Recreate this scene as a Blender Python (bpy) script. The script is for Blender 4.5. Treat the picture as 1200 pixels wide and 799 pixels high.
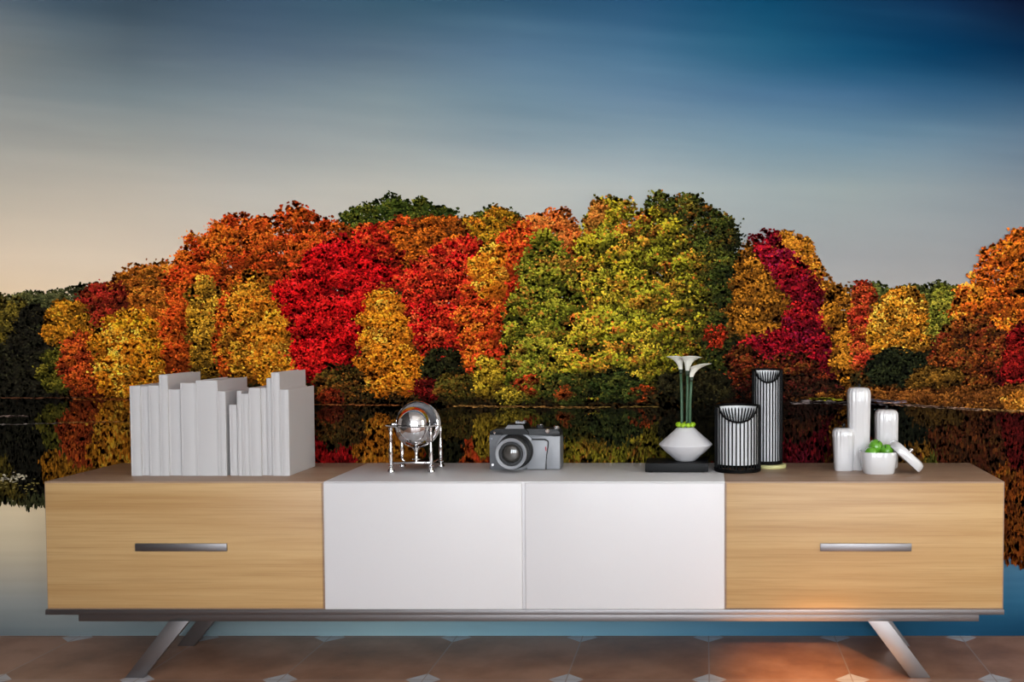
# Living-room wall: a low sideboard with ornaments in front of a PRINTED photo mural.
# The autumn lake is a flat wallpaper glued to the back wall (its lower edge meets the tiled floor in a
# straight line), so it is built as what it is: a flat print at its real place and size.
import bpy, bmesh, math, random
import numpy as np
from mathutils import Vector, Matrix

for o in list(bpy.data.objects):
    bpy.data.objects.remove(o)
S = bpy.context.scene
COL = S.collection
PI = math.pi

# ------------------------------------------------------------------ camera
F = 1257.0                      # focal length in pixels of the 1200 px wide frame
VPX, HOR = 825.0, 375.0         # vanishing point of depth lines
PITCH = math.radians(2.4)
PY = HOR + F * math.tan(PITCH)
CAMY = -2.23
WALL = 0.300                    # Y of the print's front; the sideboard's front is Y = 0
CT, ST = math.cos(PITCH), math.sin(PITCH)


def ray(px, py):
    u, v = (px - VPX) / F, -(py - PY) / F
    return u, CT + v * ST, -ST + v * CT


CAMZ = -(ray(0, 746.5)[2] * (WALL - CAMY) / ray(0, 746.5)[1])


def at(px, py, Y):
    """world point seen at a photo pixel, on the upright plane Y"""
    x, y, z = ray(px, py)
    t = (Y - CAMY) / y
    return Vector((x * t, Y, CAMZ + z * t))


def on(px, py, Z):
    """world point seen at a photo pixel, on the level plane Z"""
    x, y, z = ray(px, py)
    t = (Z - CAMZ) / z
    return Vector((x * t, CAMY + y * t, Z))


cam = bpy.data.cameras.new('camera')
cam.sensor_width = 36.0
cam.lens = 36.0 * F / 1200.0
cam.shift_x = -(VPX - 600.0) / 1200.0
cam.shift_y = (PY - 399.5) / 1200.0
cam.clip_start = 0.05
camo = bpy.data.objects.new('photo_camera', cam)
COL.objects.link(camo)
camo.location = (0, CAMY, CAMZ)
camo.rotation_euler = (PI / 2 - PITCH, 0, 0)
S.camera = camo

# ------------------------------------------------------------------ light and exposure
S.view_settings.view_transform = 'Standard'
S.view_settings.look = 'None'
S.view_settings.gamma = 1
S.view_settings.use_curve_mapping = False
S.view_settings.exposure = 0.0
WINDOW_POWER = 12.3
PRINT_GAIN = (1.03, 0.94, 0.89)               # how the ink is calibrated to the light in the room
ROOM_L, ROOM_R, ROOM_F, ROOM_H = -1.72, 2.6, -4.4, 2.7

w = bpy.data.worlds.new('World')
S.world = w
w.use_nodes = True
w.node_tree.nodes['Background'].inputs[0].default_value = (0.75, 0.85, 1.0, 1)
w.node_tree.nodes['Background'].inputs[1].default_value = 0.6


def area(name, loc, rot, sx, sy, power, color=(1, 1, 1)):
    l = bpy.data.lights.new(name, 'AREA')
    l.shape = 'RECTANGLE'
    l.size, l.size_y = sx, sy
    l.energy = power
    l.color = color
    o = bpy.data.objects.new(name, l)
    COL.objects.link(o)
    o.location, o.rotation_euler = loc, rot
    return o


# an added soft ceiling fill, and a warm downlight whose pool falls on the tiles by the right-hand legs
area('ceiling_fill_light', (0.2, -1.9, 2.66), (0, 0, 0), 2.2, 1.6, 5, (1, 0.97, 0.94))
sp = bpy.data.lights.new('warm_downlight', 'SPOT')
sp.energy = 560
sp.color = (1.0, 0.48, 0.14)
sp.spot_size = math.radians(13)
sp.spot_blend = 0.9
sp.shadow_soft_size = 0.03
spo = bpy.data.objects.new('warm_downlight', sp)
COL.objects.link(spo)
spo.location = (0.55, -1.8, 1.0)
spo.rotation_euler = (Vector((0.25, -0.13, 0.0)) - spo.location).to_track_quat('-Z', 'Y').to_euler()


# ------------------------------------------------------------------ materials
PAINT = 0.78                    # photo colour to paint reflectance under this light


def lin(c):
    c = np.asarray(c, float) / 255.0
    return np.where(c <= 0.04045, c / 12.92, ((c + 0.055) / 1.055) ** 2.4)


def rgba(c):
    r = lin(c) * PAINT
    return (float(r[0]), float(r[1]), float(r[2]), 1)


class NT:
    def __init__(self, name):
        self.m = bpy.data.materials.new(name)
        self.m.use_nodes = True
        self.t = self.m.node_tree
        self.b = self.t.nodes['Principled BSDF']

    def n(self, kind, **kw):
        x = self.t.nodes.new(kind)
        for k, v in kw.items():
            if k.startswith('i_'):
                x.inputs[k[2:].replace('_', ' ')].default_value = v
            else:
                setattr(x, k, v)
        return x

    def l(self, a, b):
        self.t.links.new(a, b)

    def math(self, op, a, b=None, c=None):
        x = self.n('ShaderNodeMath', operation=op)
        for i, v in enumerate((a, b, c)):
            if v is None:
                continue
            if isinstance(v, (int, float)):
                x.inputs[i].default_value = v
            else:
                self.l(v, x.inputs[i])
        return x.outputs[0]

    def mix(self, f, a, b):
        x = self.n('ShaderNodeMix', data_type='RGBA')
        for s, v in ((x.inputs[0], f), (x.inputs[6], a), (x.inputs[7], b)):
            if isinstance(v, (int, float)):
                s.default_value = v
            elif isinstance(v, tuple):
                s.default_value = v
            else:
                self.l(v, s)
        return x.outputs[2]

    def set(self, **kw):
        for k, v in kw.items():
            self.b.inputs[k.replace('_', ' ')].default_value = v
        return self


def plain(name, c, rough=0.5, metal=0.0, spec=0.5, coat=0.0, var=0.03, scale=40, bump=0.0, **kw):
    """a procedural paint / metal / ceramic with a touch of fine variation"""
    N = NT(name)
    N.set(Roughness=rough, Metallic=metal, Specular_IOR_Level=spec, Coat_Weight=coat)
    tc = N.n('ShaderNodeTexCoord')
    no = N.n('ShaderNodeTexNoise', i_Scale=scale, i_Detail=3.0)
    N.l(tc.outputs['Object'], no.inputs['Vector'])
    a = rgba(c)
    lo = tuple(x * (1 - var) for x in a[:3]) + (1,)
    hi = tuple(min(1, x * (1 + var)) for x in a[:3]) + (1,)
    N.l(N.mix(no.outputs[0], lo, hi), N.b.inputs['Base Color'])
    if bump:
        bp = N.n('ShaderNodeBump', i_Strength=bump, i_Distance=0.001)
        N.l(no.outputs[0], bp.inputs['Height'])
        N.l(bp.outputs[0], N.b.inputs['Normal'])
    for k, v in kw.items():
        N.b.inputs[k.replace('_', ' ')].default_value = v
    return N.m


def wood(name, light, dark, line, rough=0.42):
    N = NT(name)
    N.set(Roughness=rough, Specular_IOR_Level=0.4)
    tc = N.n('ShaderNodeTexCoord')
    mp = N.n('ShaderNodeMapping')
    mp.inputs['Scale'].default_value = (1.0, 8.0, 26.0)
    N.l(tc.outputs['Object'], mp.inputs['Vector'])
    n1 = N.n('ShaderNodeTexNoise', i_Scale=1.3, i_Detail=5.0, i_Roughness=0.6, i_Distortion=0.4)
    N.l(mp.outputs[0], n1.inputs['Vector'])
    mp2 = N.n('ShaderNodeMapping')
    mp2.inputs['Scale'].default_value = (2.0, 30.0, 160.0)
    N.l(tc.outputs['Object'], mp2.inputs['Vector'])
    n2 = N.n('ShaderNodeTexNoise', i_Scale=1.6, i_Detail=4.0, i_Roughness=0.7)
    N.l(mp2.outputs[0], n2.inputs['Vector'])
    r1 = N.n('ShaderNodeValToRGB')
    r1.color_ramp.elements[0].position, r1.color_ramp.elements[1].position = 0.34, 0.66
    r1.color_ramp.elements[0].color, r1.color_ramp.elements[1].color = rgba(dark), rgba(light)
    N.l(n1.outputs[0], r1.inputs[0])
    r2 = N.n('ShaderNodeValToRGB')
    r2.color_ramp.elements[0].position, r2.color_ramp.elements[1].position = 0.38, 0.5
    r2.color_ramp.elements[0].color, r2.color_ramp.elements[1].color = (0.3, 0.3, 0.3, 1), (0, 0, 0, 1)
    N.l(n2.outputs[0], r2.inputs[0])
    N.l(N.mix(r2.outputs[0], r1.outputs[0], rgba(line)), N.b.inputs['Base Color'])
    return N.m


M = {}
M['white'] = plain('white_lacquer', (226, 222, 223), 0.42, coat=0.06, var=0.005)
M['book'] = plain('white_book_cloth', (204, 200, 200), 0.6, var=0.01)
M['page'] = plain('white_page_edges', (206, 202, 200), 0.8, var=0.03, scale=300)
M['wood'] = wood('light_oak_veneer', (206, 168, 116), (186, 144, 92), (156, 113, 66))
M['edge'] = wood('oak_edge_band', (176, 146, 122), (160, 128, 104), (136, 102, 80))
M['metal'] = plain('brushed_grey_metal', (150, 146, 147), 0.42, metal=1.0, var=0.02)
M['chrome'] = plain('polished_chrome', (250, 248, 249), 0.09, metal=1.0, var=0.01)
M['satin'] = plain('satin_silver', (232, 228, 230), 0.3, metal=0.1, var=0.01)
M['ceramic'] = plain('white_glazed_ceramic', (224, 221, 222), 0.12, coat=0.6, var=0.004)
M['vase'] = plain('white_satin_ceramic', (226, 223, 226), 0.45, var=0.004)
M['black'] = plain('black_lacquer', (22, 22, 23), 0.5, var=0.05, spec=0.15)
M['wire'] = plain('black_wire', (5, 5, 6), 0.5, var=0.05, spec=0.12)
M['cream'] = plain('cream_wood', (206, 200, 140), 0.5, var=0.04)
M['stem'] = plain('dark_green_stem', (66, 100, 72), 0.5, var=0.1, scale=120)
M['petal'] = plain('white_petal', (238, 236, 222), 0.5, var=0.02, Subsurface_Weight=0.0)
M['calyx'] = plain('green_flower_throat', (44, 62, 44), 0.5, var=0.1)
M['moss'] = plain('lime_green_bead', (164, 206, 30), 0.45, var=0.1)
M['lime'] = plain('green_fruit_skin', (100, 166, 42), 0.2, coat=0.3, var=0.18, scale=60)
M['cam_body'] = plain('grey_leatherette', (112, 113, 117), 0.5, var=0.08, scale=900, bump=0.2)
M['cam_light'] = plain('pale_grey_plastic', (150, 151, 156), 0.4, var=0.02)
M['cam_dark'] = plain('dark_grey_plastic', (34, 34, 36), 0.45, var=0.05, spec=0.3)
M['cam_black'] = plain('black_plastic', (8, 8, 9), 0.35, var=0.05, spec=0.25)
M['red'] = plain('red_enamel', (170, 30, 45), 0.4)
M['glass'] = plain('coated_lens_glass', (74, 70, 66), 0.05, coat=1.0, spec=0.8, var=0.01)
M['wall'] = plain('white_wall_paint', (214, 210, 206), 0.8, var=0.01)
M['dark_wall'] = plain('taupe_wall_paint', (58, 52, 50), 0.8, var=0.02)
M['ceiling'] = plain('ceiling_paint', (225, 223, 220), 0.9, var=0.01)
M['frame'] = plain('window_frame_paint', (205, 203, 200), 0.5)

N = NT('frosted_white_liner')
N.set(Base_Color=rgba((232, 232, 234)), Roughness=0.5)
M['liner'] = N.m

N = NT('lit_window_pane')          # daylight behind the pane
N.set(Base_Color=(0.8, 0.85, 0.9, 1), Roughness=0.1)
N.b.inputs['Emission Color'].default_value = (0.93, 1.0, 1.06, 1)
N.b.inputs['Emission Strength'].default_value = WINDOW_POWER
M['pane'] = N.m

N = NT('fill_window_pane')     # pane of an added side window: dimmer, warmer fill from the right
N.set(Base_Color=(0.8, 0.85, 0.8, 1), Roughness=0.1)
N.b.inputs['Emission Color'].default_value = (1.0, 0.97, 0.80, 1)
N.b.inputs['Emission Strength'].default_value = WINDOW_POWER * 0.45
M['fill_pane'] = N.m

# the print: matt paper, its ink is held in the colour attribute of the printed shapes
N = NT('mural_print')
N.set(Roughness=0.7, Specular_IOR_Level=0.03)
at_ = N.n('ShaderNodeAttribute', attribute_name='ink')
N.l(at_.outputs['Color'], N.b.inputs['Base Color'])
M['print'] = N.m

# terracotta tiles, 30 cm, with pale grey clipped corners and thin joints
TILE = WALL * 1.0035
N = NT('terracotta_tiles')
N.set(Roughness=0.36, Specular_IOR_Level=0.45)
ge = N.n('ShaderNodeTexCoord')
sx = N.n('ShaderNodeSeparateXYZ')
N.l(ge.outputs['Object'], sx.inputs[0])
tx = N.math('DIVIDE', N.math('SUBTRACT', sx.outputs[0], 0.011), TILE)
ty = N.math('DIVIDE', N.math('SUBTRACT', sx.outputs[1], WALL - 0.001), TILE)


def dist(t):
    f = N.math('FRACT', t)
    return N.math('MULTIPLY', N.math('MINIMUM', f, N.math('SUBTRACT', 1.0, f)), TILE)


dx, dy = dist(tx), dist(ty)
joint = N.math('LESS_THAN', N.math('MINIMUM', dx, dy), 0.0014)
corner = N.math('LESS_THAN', N.math('ADD', dx, dy), 0.038)
cell = N.n('ShaderNodeCombineXYZ')
N.l(N.math('FLOOR', tx), cell.inputs[0])
N.l(N.math('FLOOR', ty), cell.inputs[1])
wn = N.n('ShaderNodeTexWhiteNoise', noise_dimensions='3D')
N.l(cell.outputs[0], wn.inputs['Vector'])
no = N.n('ShaderNodeTexNoise', i_Scale=7.0, i_Detail=6.0, i_Roughness=0.62)
N.l(ge.outputs['Object'], no.inputs['Vector'])
fac = N.math('ADD', N.math('MULTIPLY', no.outputs[0], 1.5), N.math('MULTIPLY', wn.outputs[0], 0.25))
rp = N.n('ShaderNodeValToRGB')
e = rp.color_ramp.elements
e[0].position, e[0].color = 0.45, rgba((124, 88, 70))
e[1].position, e[1].color = 1.2 / 1.2, rgba((180, 134, 108))
m_ = e.new(0.72)
m_.color = rgba((156, 110, 84))
N.l(fac, rp.inputs[0])
nm = N.n('ShaderNodeTexNoise', i_Scale=40.0, i_Detail=5.0)
N.l(ge.outputs['Object'], nm.inputs['Vector'])
grey = N.mix(nm.outputs[0], rgba((176, 172, 176)), rgba((214, 210, 214)))
c1 = N.mix(corner, rp.outputs[0], grey)
N.l(N.mix(joint, c1, rgba((168, 150, 142))), N.b.inputs['Base Color'])
M['tiles'] = N.m


# ------------------------------------------------------------------ mesh helpers
def tag(o, label=None, cat=None, group=None, kind=None):
    if label:
        o['label'] = label
    if cat:
        o['category'] = cat
    if group:
        o['group'] = group
    if kind:
        o['kind'] = kind
    return o


def link(name, me, mat, parent=None):
    if mat is not None and not me.materials:
        me.materials.append(mat)
    o = bpy.data.objects.new(name, me)
    COL.objects.link(o)
    if parent is not None:
        o.parent = parent
    return o


def obj(name, bm, mat, parent=None, smooth=35):
    bmesh.ops.recalc_face_normals(bm, faces=bm.faces[:])
    me = bpy.data.meshes.new(name)
    bm.to_mesh(me)
    bm.free()
    if smooth:
        me.shade_smooth()
        me.set_sharp_from_angle(angle=math.radians(smooth))
    return link(name, me, mat, parent)


def thing(name, loc, label, cat, group=None, rz=0.0):
    o = bpy.data.objects.new(name, None)
    o.empty_display_size = 0.05
    COL.objects.link(o)
    o.location = loc
    o.rotation_euler = (0, 0, rz)
    return tag(o, label, cat, group)


def box(bm, lo, hi, bev=0.0, seg=2):
    lo, hi = Vector(lo), Vector(hi)
    r = bmesh.ops.create_cube(bm, size=1.0)
    vs = r['verts']
    bmesh.ops.scale(bm, vec=hi - lo, verts=vs)
    bmesh.ops.translate(bm, vec=(lo + hi) / 2, verts=vs)
    if bev:
        es = list({e for v in vs for e in v.link_edges})
        bmesh.ops.bevel(bm, geom=es, offset=bev, segments=seg, affect='EDGES', profile=0.5)
    return bm


def ring_loft(bm, rings, cap0=True, cap1=True, closed=True):
    """rings: lists of equally many points"""
    R = [[bm.verts.new(p) for p in r] for r in rings]
    n = len(R[0])
    for a, b in zip(R, R[1:]):
        for i in range(n if closed else n - 1):
            j = (i + 1) % n
            bm.faces.new((a[i], a[j], b[j], b[i]))
    if cap0:
        bm.faces.new(R[0][::-1])
    if cap1:
        bm.faces.new(R[-1])
    return bm


def lathe(bm, prof, n=40, mat=None, cap=True):
    """prof: (radius, z); mat: 4x4 applied"""
    rings = []
    for r, z in prof:
        ring = []
        for i in range(n):
            a = 2 * PI * i / n
            p = Vector((r * math.cos(a), r * math.sin(a), z))
            ring.append(mat @ p if mat else p)
        rings.append(ring)
    return ring_loft(bm, rings, cap, cap)


def squircle(hw, hd, p, n=48):
    out = []
    for i in range(n):
        a = 2 * PI * i / n
        c, s = math.cos(a), math.sin(a)
        out.append((hw * math.copysign(abs(c) ** (2 / p), c), hd * math.copysign(abs(s) ** (2 / p), s)))
    return out


def tube(bm, pts, r, n=8, close=False):
    pts = [Vector(p) for p in pts]
    rs = r if isinstance(r, (list, tuple)) else [r] * len(pts)
    rings = []
    for i, p in enumerate(pts):
        if close:
            d = pts[(i + 1) % len(pts)] - pts[i - 1]
        else:
            d = pts[min(i + 1, len(pts) - 1)] - pts[max(i - 1, 0)]
        d.normalize()
        u = d.cross(Vector((0, 0, 1)))
        if u.length < 1e-4:
            u = Vector((1, 0, 0))
        u.normalize()
        v = d.cross(u)
        rings.append([p + (u * math.cos(2 * PI * k / n) + v * math.sin(2 * PI * k / n)) * rs[i] for k in range(n)])
    if close:
        rings.append(rings[0])
        return ring_loft(bm, rings, False, False)
    return ring_loft(bm, rings)


def prism(bm, outline, y0, y1, bev=0.0):
    """outline in (x, z), extruded from y0 to y1"""
    a = [bm.verts.new((x, y0, z)) for x, z in outline]
    b = [bm.verts.new((x, y1, z)) for x, z in outline]
    n = len(a)
    fs = [bm.faces.new(a), bm.faces.new(b[::-1])]
    for i in range(n):
        j = (i + 1) % n
        fs.append(bm.faces.new((a[i], b[i], b[j], a[j])))
    if bev:
        es = list({e for f in fs for e in f.edges})
        bmesh.ops.bevel(bm, geom=es, offset=bev, segments=2, affect='EDGES', profile=0.5)
    return bm


B = bmesh.new

# ------------------------------------------------------------------ room shell
tag(obj('floor', box(B(), (ROOM_L - .1, ROOM_F - .1, -0.05), (ROOM_R + .1, WALL + 0.15, 0)), M['tiles'], smooth=0), kind='structure')
tag(obj('wall_back', box(B(), (ROOM_L - .1, WALL + 0.012, 0), (ROOM_R + .1, WALL + 0.15, ROOM_H)), M['wall'], smooth=0), kind='structure')
tag(obj('wall_left', box(B(), (ROOM_L - .1, ROOM_F, 0), (ROOM_L, WALL + 0.012, ROOM_H)), M['dark_wall'], smooth=0), kind='structure')
SY, SZ = (-1.75, -0.75), (0.5, 2.2)
bm = B()
for y0_, y1_, z0_, z1_ in ((ROOM_F, SY[0], 0, ROOM_H), (SY[1], WALL + 0.012, 0, ROOM_H), (SY[0], SY[1], 0, SZ[0]), (SY[0], SY[1], SZ[1], ROOM_H)):
    box(bm, (ROOM_R, y0_, z0_), (ROOM_R + .1, y1_, z1_))
tag(obj('wall_right', bm, M['wall'], smooth=0), kind='structure')
bm = B()
for y0_, y1_, z0_, z1_ in ((SY[0], SY[0] + .05, *SZ), (SY[1] - .05, SY[1], *SZ), (SY[0] + .05, SY[1] - .05, SZ[0], SZ[0] + .05), (SY[0] + .05, SY[1] - .05, SZ[1] - .05, SZ[1]), (SY[0] + .05, SY[1] - .05, 1.4, 1.44)):
    box(bm, (ROOM_R + .02, y0_, z0_), (ROOM_R + .07, y1_, z1_))
f = tag(obj('window_5', bm, M['frame'], smooth=0), kind='structure')  # window added to brighten the right-hand faces of the books
obj('pane', box(B(), (ROOM_R + .044, SY[0] + .05, SZ[0] + .05), (ROOM_R + .05, SY[1] - .05, SZ[1] - .05)), M['fill_pane'], f, smooth=0)
tag(obj('ceiling', box(B(), (ROOM_L - .1, ROOM_F - .1, ROOM_H), (ROOM_R + .1, WALL + 0.15, ROOM_H + .08)), M['ceiling'], smooth=0), kind='structure')
# front wall (behind the camera) with four tall windows
WX = [(-1.45, -0.75), (-0.45, 0.25), (0.55, 1.25), (1.55, 2.25)]
WZ = (0.25, 2.5)
bm = B()
xs = [ROOM_L - .1] + [v for p in WX for v in p] + [ROOM_R + .1]
for i in range(0, len(xs), 2):
    box(bm, (xs[i], ROOM_F - .1, 0), (xs[i + 1], ROOM_F, ROOM_H))
for a, b in WX:
    box(bm, (a, ROOM_F - .1, 0), (b, ROOM_F, WZ[0]))
    box(bm, (a, ROOM_F - .1, WZ[1]), (b, ROOM_F, ROOM_H))
tag(obj('wall_front', bm, M['wall'], smooth=0), kind='structure')
for i, (a, b) in enumerate(WX):
    bm = B()
    t = 0.05
    for lo, hi in (((a, WZ[0]), (a + t, WZ[1])), ((b - t, WZ[0]), (b, WZ[1])), ((a + t, WZ[0]), (b - t, WZ[0] + t)),
                   ((a + t, WZ[1] - t), (b - t, WZ[1])), ((a + t, 1.5), (b - t, 1.54))):
        box(bm, (lo[0], ROOM_F - .07, lo[1]), (hi[0], ROOM_F - .02, hi[1]))
    f = tag(obj('window_%d' % (i + 1), bm, M['frame'], smooth=0), kind='structure')
    obj('pane', box(B(), (a + t, ROOM_F - .05, WZ[0] + t), (b - t, ROOM_F - .044, WZ[1] - t)), M['pane'], f, smooth=0)

# ------------------------------------------------------------------ the printed mural (flat wallpaper)
rng = np.random.default_rng(11)
mural = thing('wall_mural', (0, WALL + 0.006, 0), 'wide printed wall mural of an autumn lake with coloured trees under a blue sky', 'wall mural')
PX_R = 1560.0                   # the print runs on past the right edge of the frame


def wall_xz(px, py):
    px, py = np.asarray(px, float), np.asarray(py, float)
    u, v = (px - VPX) / F, -(py - PY) / F
    t = (WALL + 0.006 - CAMY) / (CT + v * ST)
    return u * t, CAMZ + (-ST + v * CT) * t


def ink(srgb):
    return np.clip(lin(srgb) * np.array(PRINT_GAIN), 0, 0.95)


class Print:
    """flat printed shapes: polygons in photo pixels with one ink colour each"""

    def __init__(self):
        self.v, self.c, self.n, self.y = [], [], [], []

    def polys(self, px, py, col, layer):
        """px, py: (k, m) corner arrays; col: (k, 3) sRGB; layer: (k,) depth order in tenths of a millimetre"""
        k, m = px.shape
        if not k:
            return
        x, z = wall_xz(px, py)
        y = np.repeat((0.0052 - np.broadcast_to(layer, (k,)) * 1e-4)[:, None], m, 1)
        self.v.append(np.stack([x, y, z], -1).reshape(-1, 3))
        self.c.append(np.repeat(ink(col), m, 0))
        self.n.append(np.full(k, m))

    def build(self, name, parent, label=None):
        v, c, n = np.concatenate(self.v), np.concatenate(self.c), np.concatenate(self.n)
        me = bpy.data.meshes.new(name)
        me.vertices.add(len(v))
        me.vertices.foreach_set('co', v.astype(np.float32).ravel())
        me.loops.add(len(v))
        me.loops.foreach_set('vertex_index', np.arange(len(v), dtype=np.int32))
        me.polygons.add(len(n))
        me.polygons.foreach_set('loop_start', (np.cumsum(n) - n).astype(np.int32))
        me.update(calc_edges=True)
        a = me.color_attributes.new('ink', 'FLOAT_COLOR', 'POINT')
        a.data.foreach_set('color', np.concatenate([c, np.ones((len(c), 1))], 1).astype(np.float32).ravel())
        o = link(name, me, M['print'], parent)
        if label:
            o['label'] = label
        return o


def grid_print(name, parent, X, Y, colour, depth):
    """one continuous printed area on a fine net of points"""
    gx, gy = np.meshgrid(X, Y)
    x, z = wall_xz(gx, gy)
    c = ink(colour(gx, gy).reshape(-1, 3))
    co = np.stack([x, np.full_like(x, depth), z], -1).reshape(-1, 3)
    nx, ny = len(X), len(Y)
    i = (np.arange(ny - 1)[:, None] * nx + np.arange(nx - 1)).ravel()
    q = np.stack([i, i + nx, i + nx + 1, i + 1], -1)
    me = bpy.data.meshes.new(name)
    me.from_pydata(co.tolist(), [], q.tolist())
    a = me.color_attributes.new('ink', 'FLOAT_COLOR', 'POINT')
    a.data.foreach_set('color', np.concatenate([c, np.ones((len(c), 1))], 1).astype(np.float32).ravel())
    return link(name, me, M['print'], parent)


def smooth_noise(gx, gy, sx, sy, seed, octaves=3):
    r = np.random.default_rng(seed)
    out = np.zeros_like(gx)
    amp = 1.0
    for o in range(octaves):
        T = r.standard_normal((64, 64))
        u, v = gx / sx * 2 ** o + 100.3 * o, gy / sy * 2 ** o + 57.1 * o
        iu, iv = np.floor(u).astype(int), np.floor(v).astype(int)
        fu, fv = u - iu, v - iv
        fu, fv = fu * fu * (3 - 2 * fu), fv * fv * (3 - 2 * fv)
        g = lambda a, b: T[b % 64, a % 64]
        out += amp * ((g(iu, iv) * (1 - fu) + g(iu + 1, iv) * fu) * (1 - fv) + (g(iu, iv + 1) * (1 - fu) + g(iu + 1, iv + 1) * fu) * fv)
        amp *= 0.5
    return out


SKX = np.array([-60, 0, 75, 150, 300, 450, 600, 750, 900, 1000, 1100, 1200, 1600.])
SKY_ROWS = {
    -700: [(60, 78, 92)] * 3 + [(44, 66, 84), (44, 68, 90), (36, 64, 84), (34, 64, 88), (22, 54, 86), (0, 40, 70), (0, 28, 56), (0, 20, 46), (0, 8, 28), (0, 6, 24)],
    0: [(96, 114, 127), (96, 114, 127), (74, 96, 113), (64, 85, 101), (64, 90, 113), (54, 88, 110), (52, 90, 117), (36, 80, 116), (0, 62, 98), (0, 46, 82), (0, 35, 71), (0, 14, 42), (0, 10, 34)],
    60: [(126, 137, 140), (126, 137, 140), (106, 122, 130), (91, 109, 121), (90, 112, 131), (88, 112, 131), (80, 113, 140), (66, 108, 140), (32, 88, 122), (10, 70, 107), (2, 55, 92), (0, 40, 74), (0, 28, 60)],
    110: [(134, 145, 148), (134, 145, 148), (124, 139, 145), (116, 134, 142), (117, 136, 147), (115, 137, 148), (100, 130, 150), (90, 124, 152), (72, 112, 146), (64, 105, 140), (50, 92, 126), (44, 82, 114), (30, 66, 100)],
    165: [(160, 165, 161), (160, 165, 161), (156, 162, 159), (152, 160, 158), (148, 159, 162), (142, 157, 161), (125, 147, 159), (122, 148, 163), (106, 138, 158), (98, 131, 153), (98, 128, 149), (90, 116, 138), (70, 98, 124)],
    220: [(186, 184, 172), (186, 184, 172), (185, 183, 172), (183, 182, 172), (179, 183, 178), (177, 182, 177), (171, 180, 178), (160, 174, 177), (144, 162, 167), (138, 156, 161), (128, 145, 154), (116, 132, 144), (98, 116, 132)],
    300: [(216, 203, 181), (216, 203, 181), (212, 201, 181), (208, 198, 180), (197, 191, 180), (187, 186, 180), (175, 181, 180), (162, 171, 174), (152, 161, 165), (147, 155, 160), (142, 150, 155), (136, 143, 149), (120, 128, 136)],
    350: [(222, 202, 172), (222, 202, 172), (220, 202, 175), (216, 200, 176), (204, 195, 180), (193, 190, 183), (182, 184, 182), (169, 175, 176), (162, 167, 169), (160, 164, 165), (156, 159, 161), (151, 154, 157), (140, 144, 148)],
    480: [(222, 202, 172), (222, 202, 172), (220, 202, 175), (216, 200, 176), (204, 195, 180), (193, 190, 183), (182, 184, 182), (169, 175, 176), (162, 167, 169), (160, 164, 165), (156, 159, 161), (151, 154, 157), (140, 144, 148)],
}


def table_colour(rows, gx, gy):
    ys = np.array(sorted(rows), float)
    T = np.array([rows[k] for k in sorted(rows)], float)
    iy = np.clip(np.searchsorted(ys, gy, 'right') - 1, 0, len(ys) - 2)
    ix = np.clip(np.searchsorted(SKX, gx, 'right') - 1, 0, len(SKX) - 2)
    fy = np.clip((gy - ys[iy]) / (ys[iy + 1] - ys[iy]), 0, 1)[..., None]
    fx = np.clip((gx - SKX[ix]) / (SKX[ix + 1] - SKX[ix]), 0, 1)[..., None]
    return (T[iy, ix] * (1 - fx) + T[iy, ix + 1] * fx) * (1 - fy) + (T[iy + 1, ix] * (1 - fx) + T[iy + 1, ix + 1] * fx) * fy


def sky_colour(gx, gy):
    c = table_colour(SKY_ROWS, gx, gy)
    left_lift = np.clip((420 - gx) / 400, 0, 1) * np.clip((gy - 140) / 160, 0, 1)       # ink brightened low at the left to offset weaker room light
    c = c * (1 + 0.05 * left_lift[..., None]) * (1 - 0.03 * np.clip((gx - 500) / 400, 0, 1)[..., None])
    tilt = gy - 0.09 * gx
    s = smooth_noise(gx, tilt, 330, 26, 5, 4) * 3.4 + smooth_noise(gx, tilt, 700, 90, 9, 2) * 4.0
    k = np.clip((330 - gy) / 200, 0.25, 1)
    return np.clip(c + (s * k)[..., None] * np.array([1.0, 0.95, 0.85]), 0, 255)


TOPY = -560.0
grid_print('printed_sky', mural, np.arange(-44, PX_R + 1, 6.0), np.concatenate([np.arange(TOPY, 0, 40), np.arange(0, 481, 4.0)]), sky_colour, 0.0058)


def inside(poly, x, y):
    poly = np.asarray(poly, float)
    r = np.zeros(x.shape, bool)
    j = len(poly) - 1
    for i in range(len(poly)):
        xi, yi = poly[i]
        xj, yj = poly[j]
        cr = ((yi > y) != (yj > y)) & (x < (xj - xi) * (y - yi) / (yj - yi + 1e-12) + xi)
        r ^= cr
        j = i
    return r


def leaf_shapes(x, y, s, ang, el):
    """irregular five-cornered leaf sprays"""
    k = len(x)
    base = np.array([0.0, 1.15, 2.4, 3.75, 5.0])
    a = base[None, :] + rng.uniform(-0.35, 0.35, (k, 5))
    r = rng.uniform(0.5, 1.15, (k, 5))
    u, v = np.cos(a) * r * s[:, None] * el[:, None], np.sin(a) * r * s[:, None]
    c, d = np.cos(ang)[:, None], np.sin(ang)[:, None]
    return x[:, None] + u * c - v * d, y[:, None] + u * d + v * c


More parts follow.
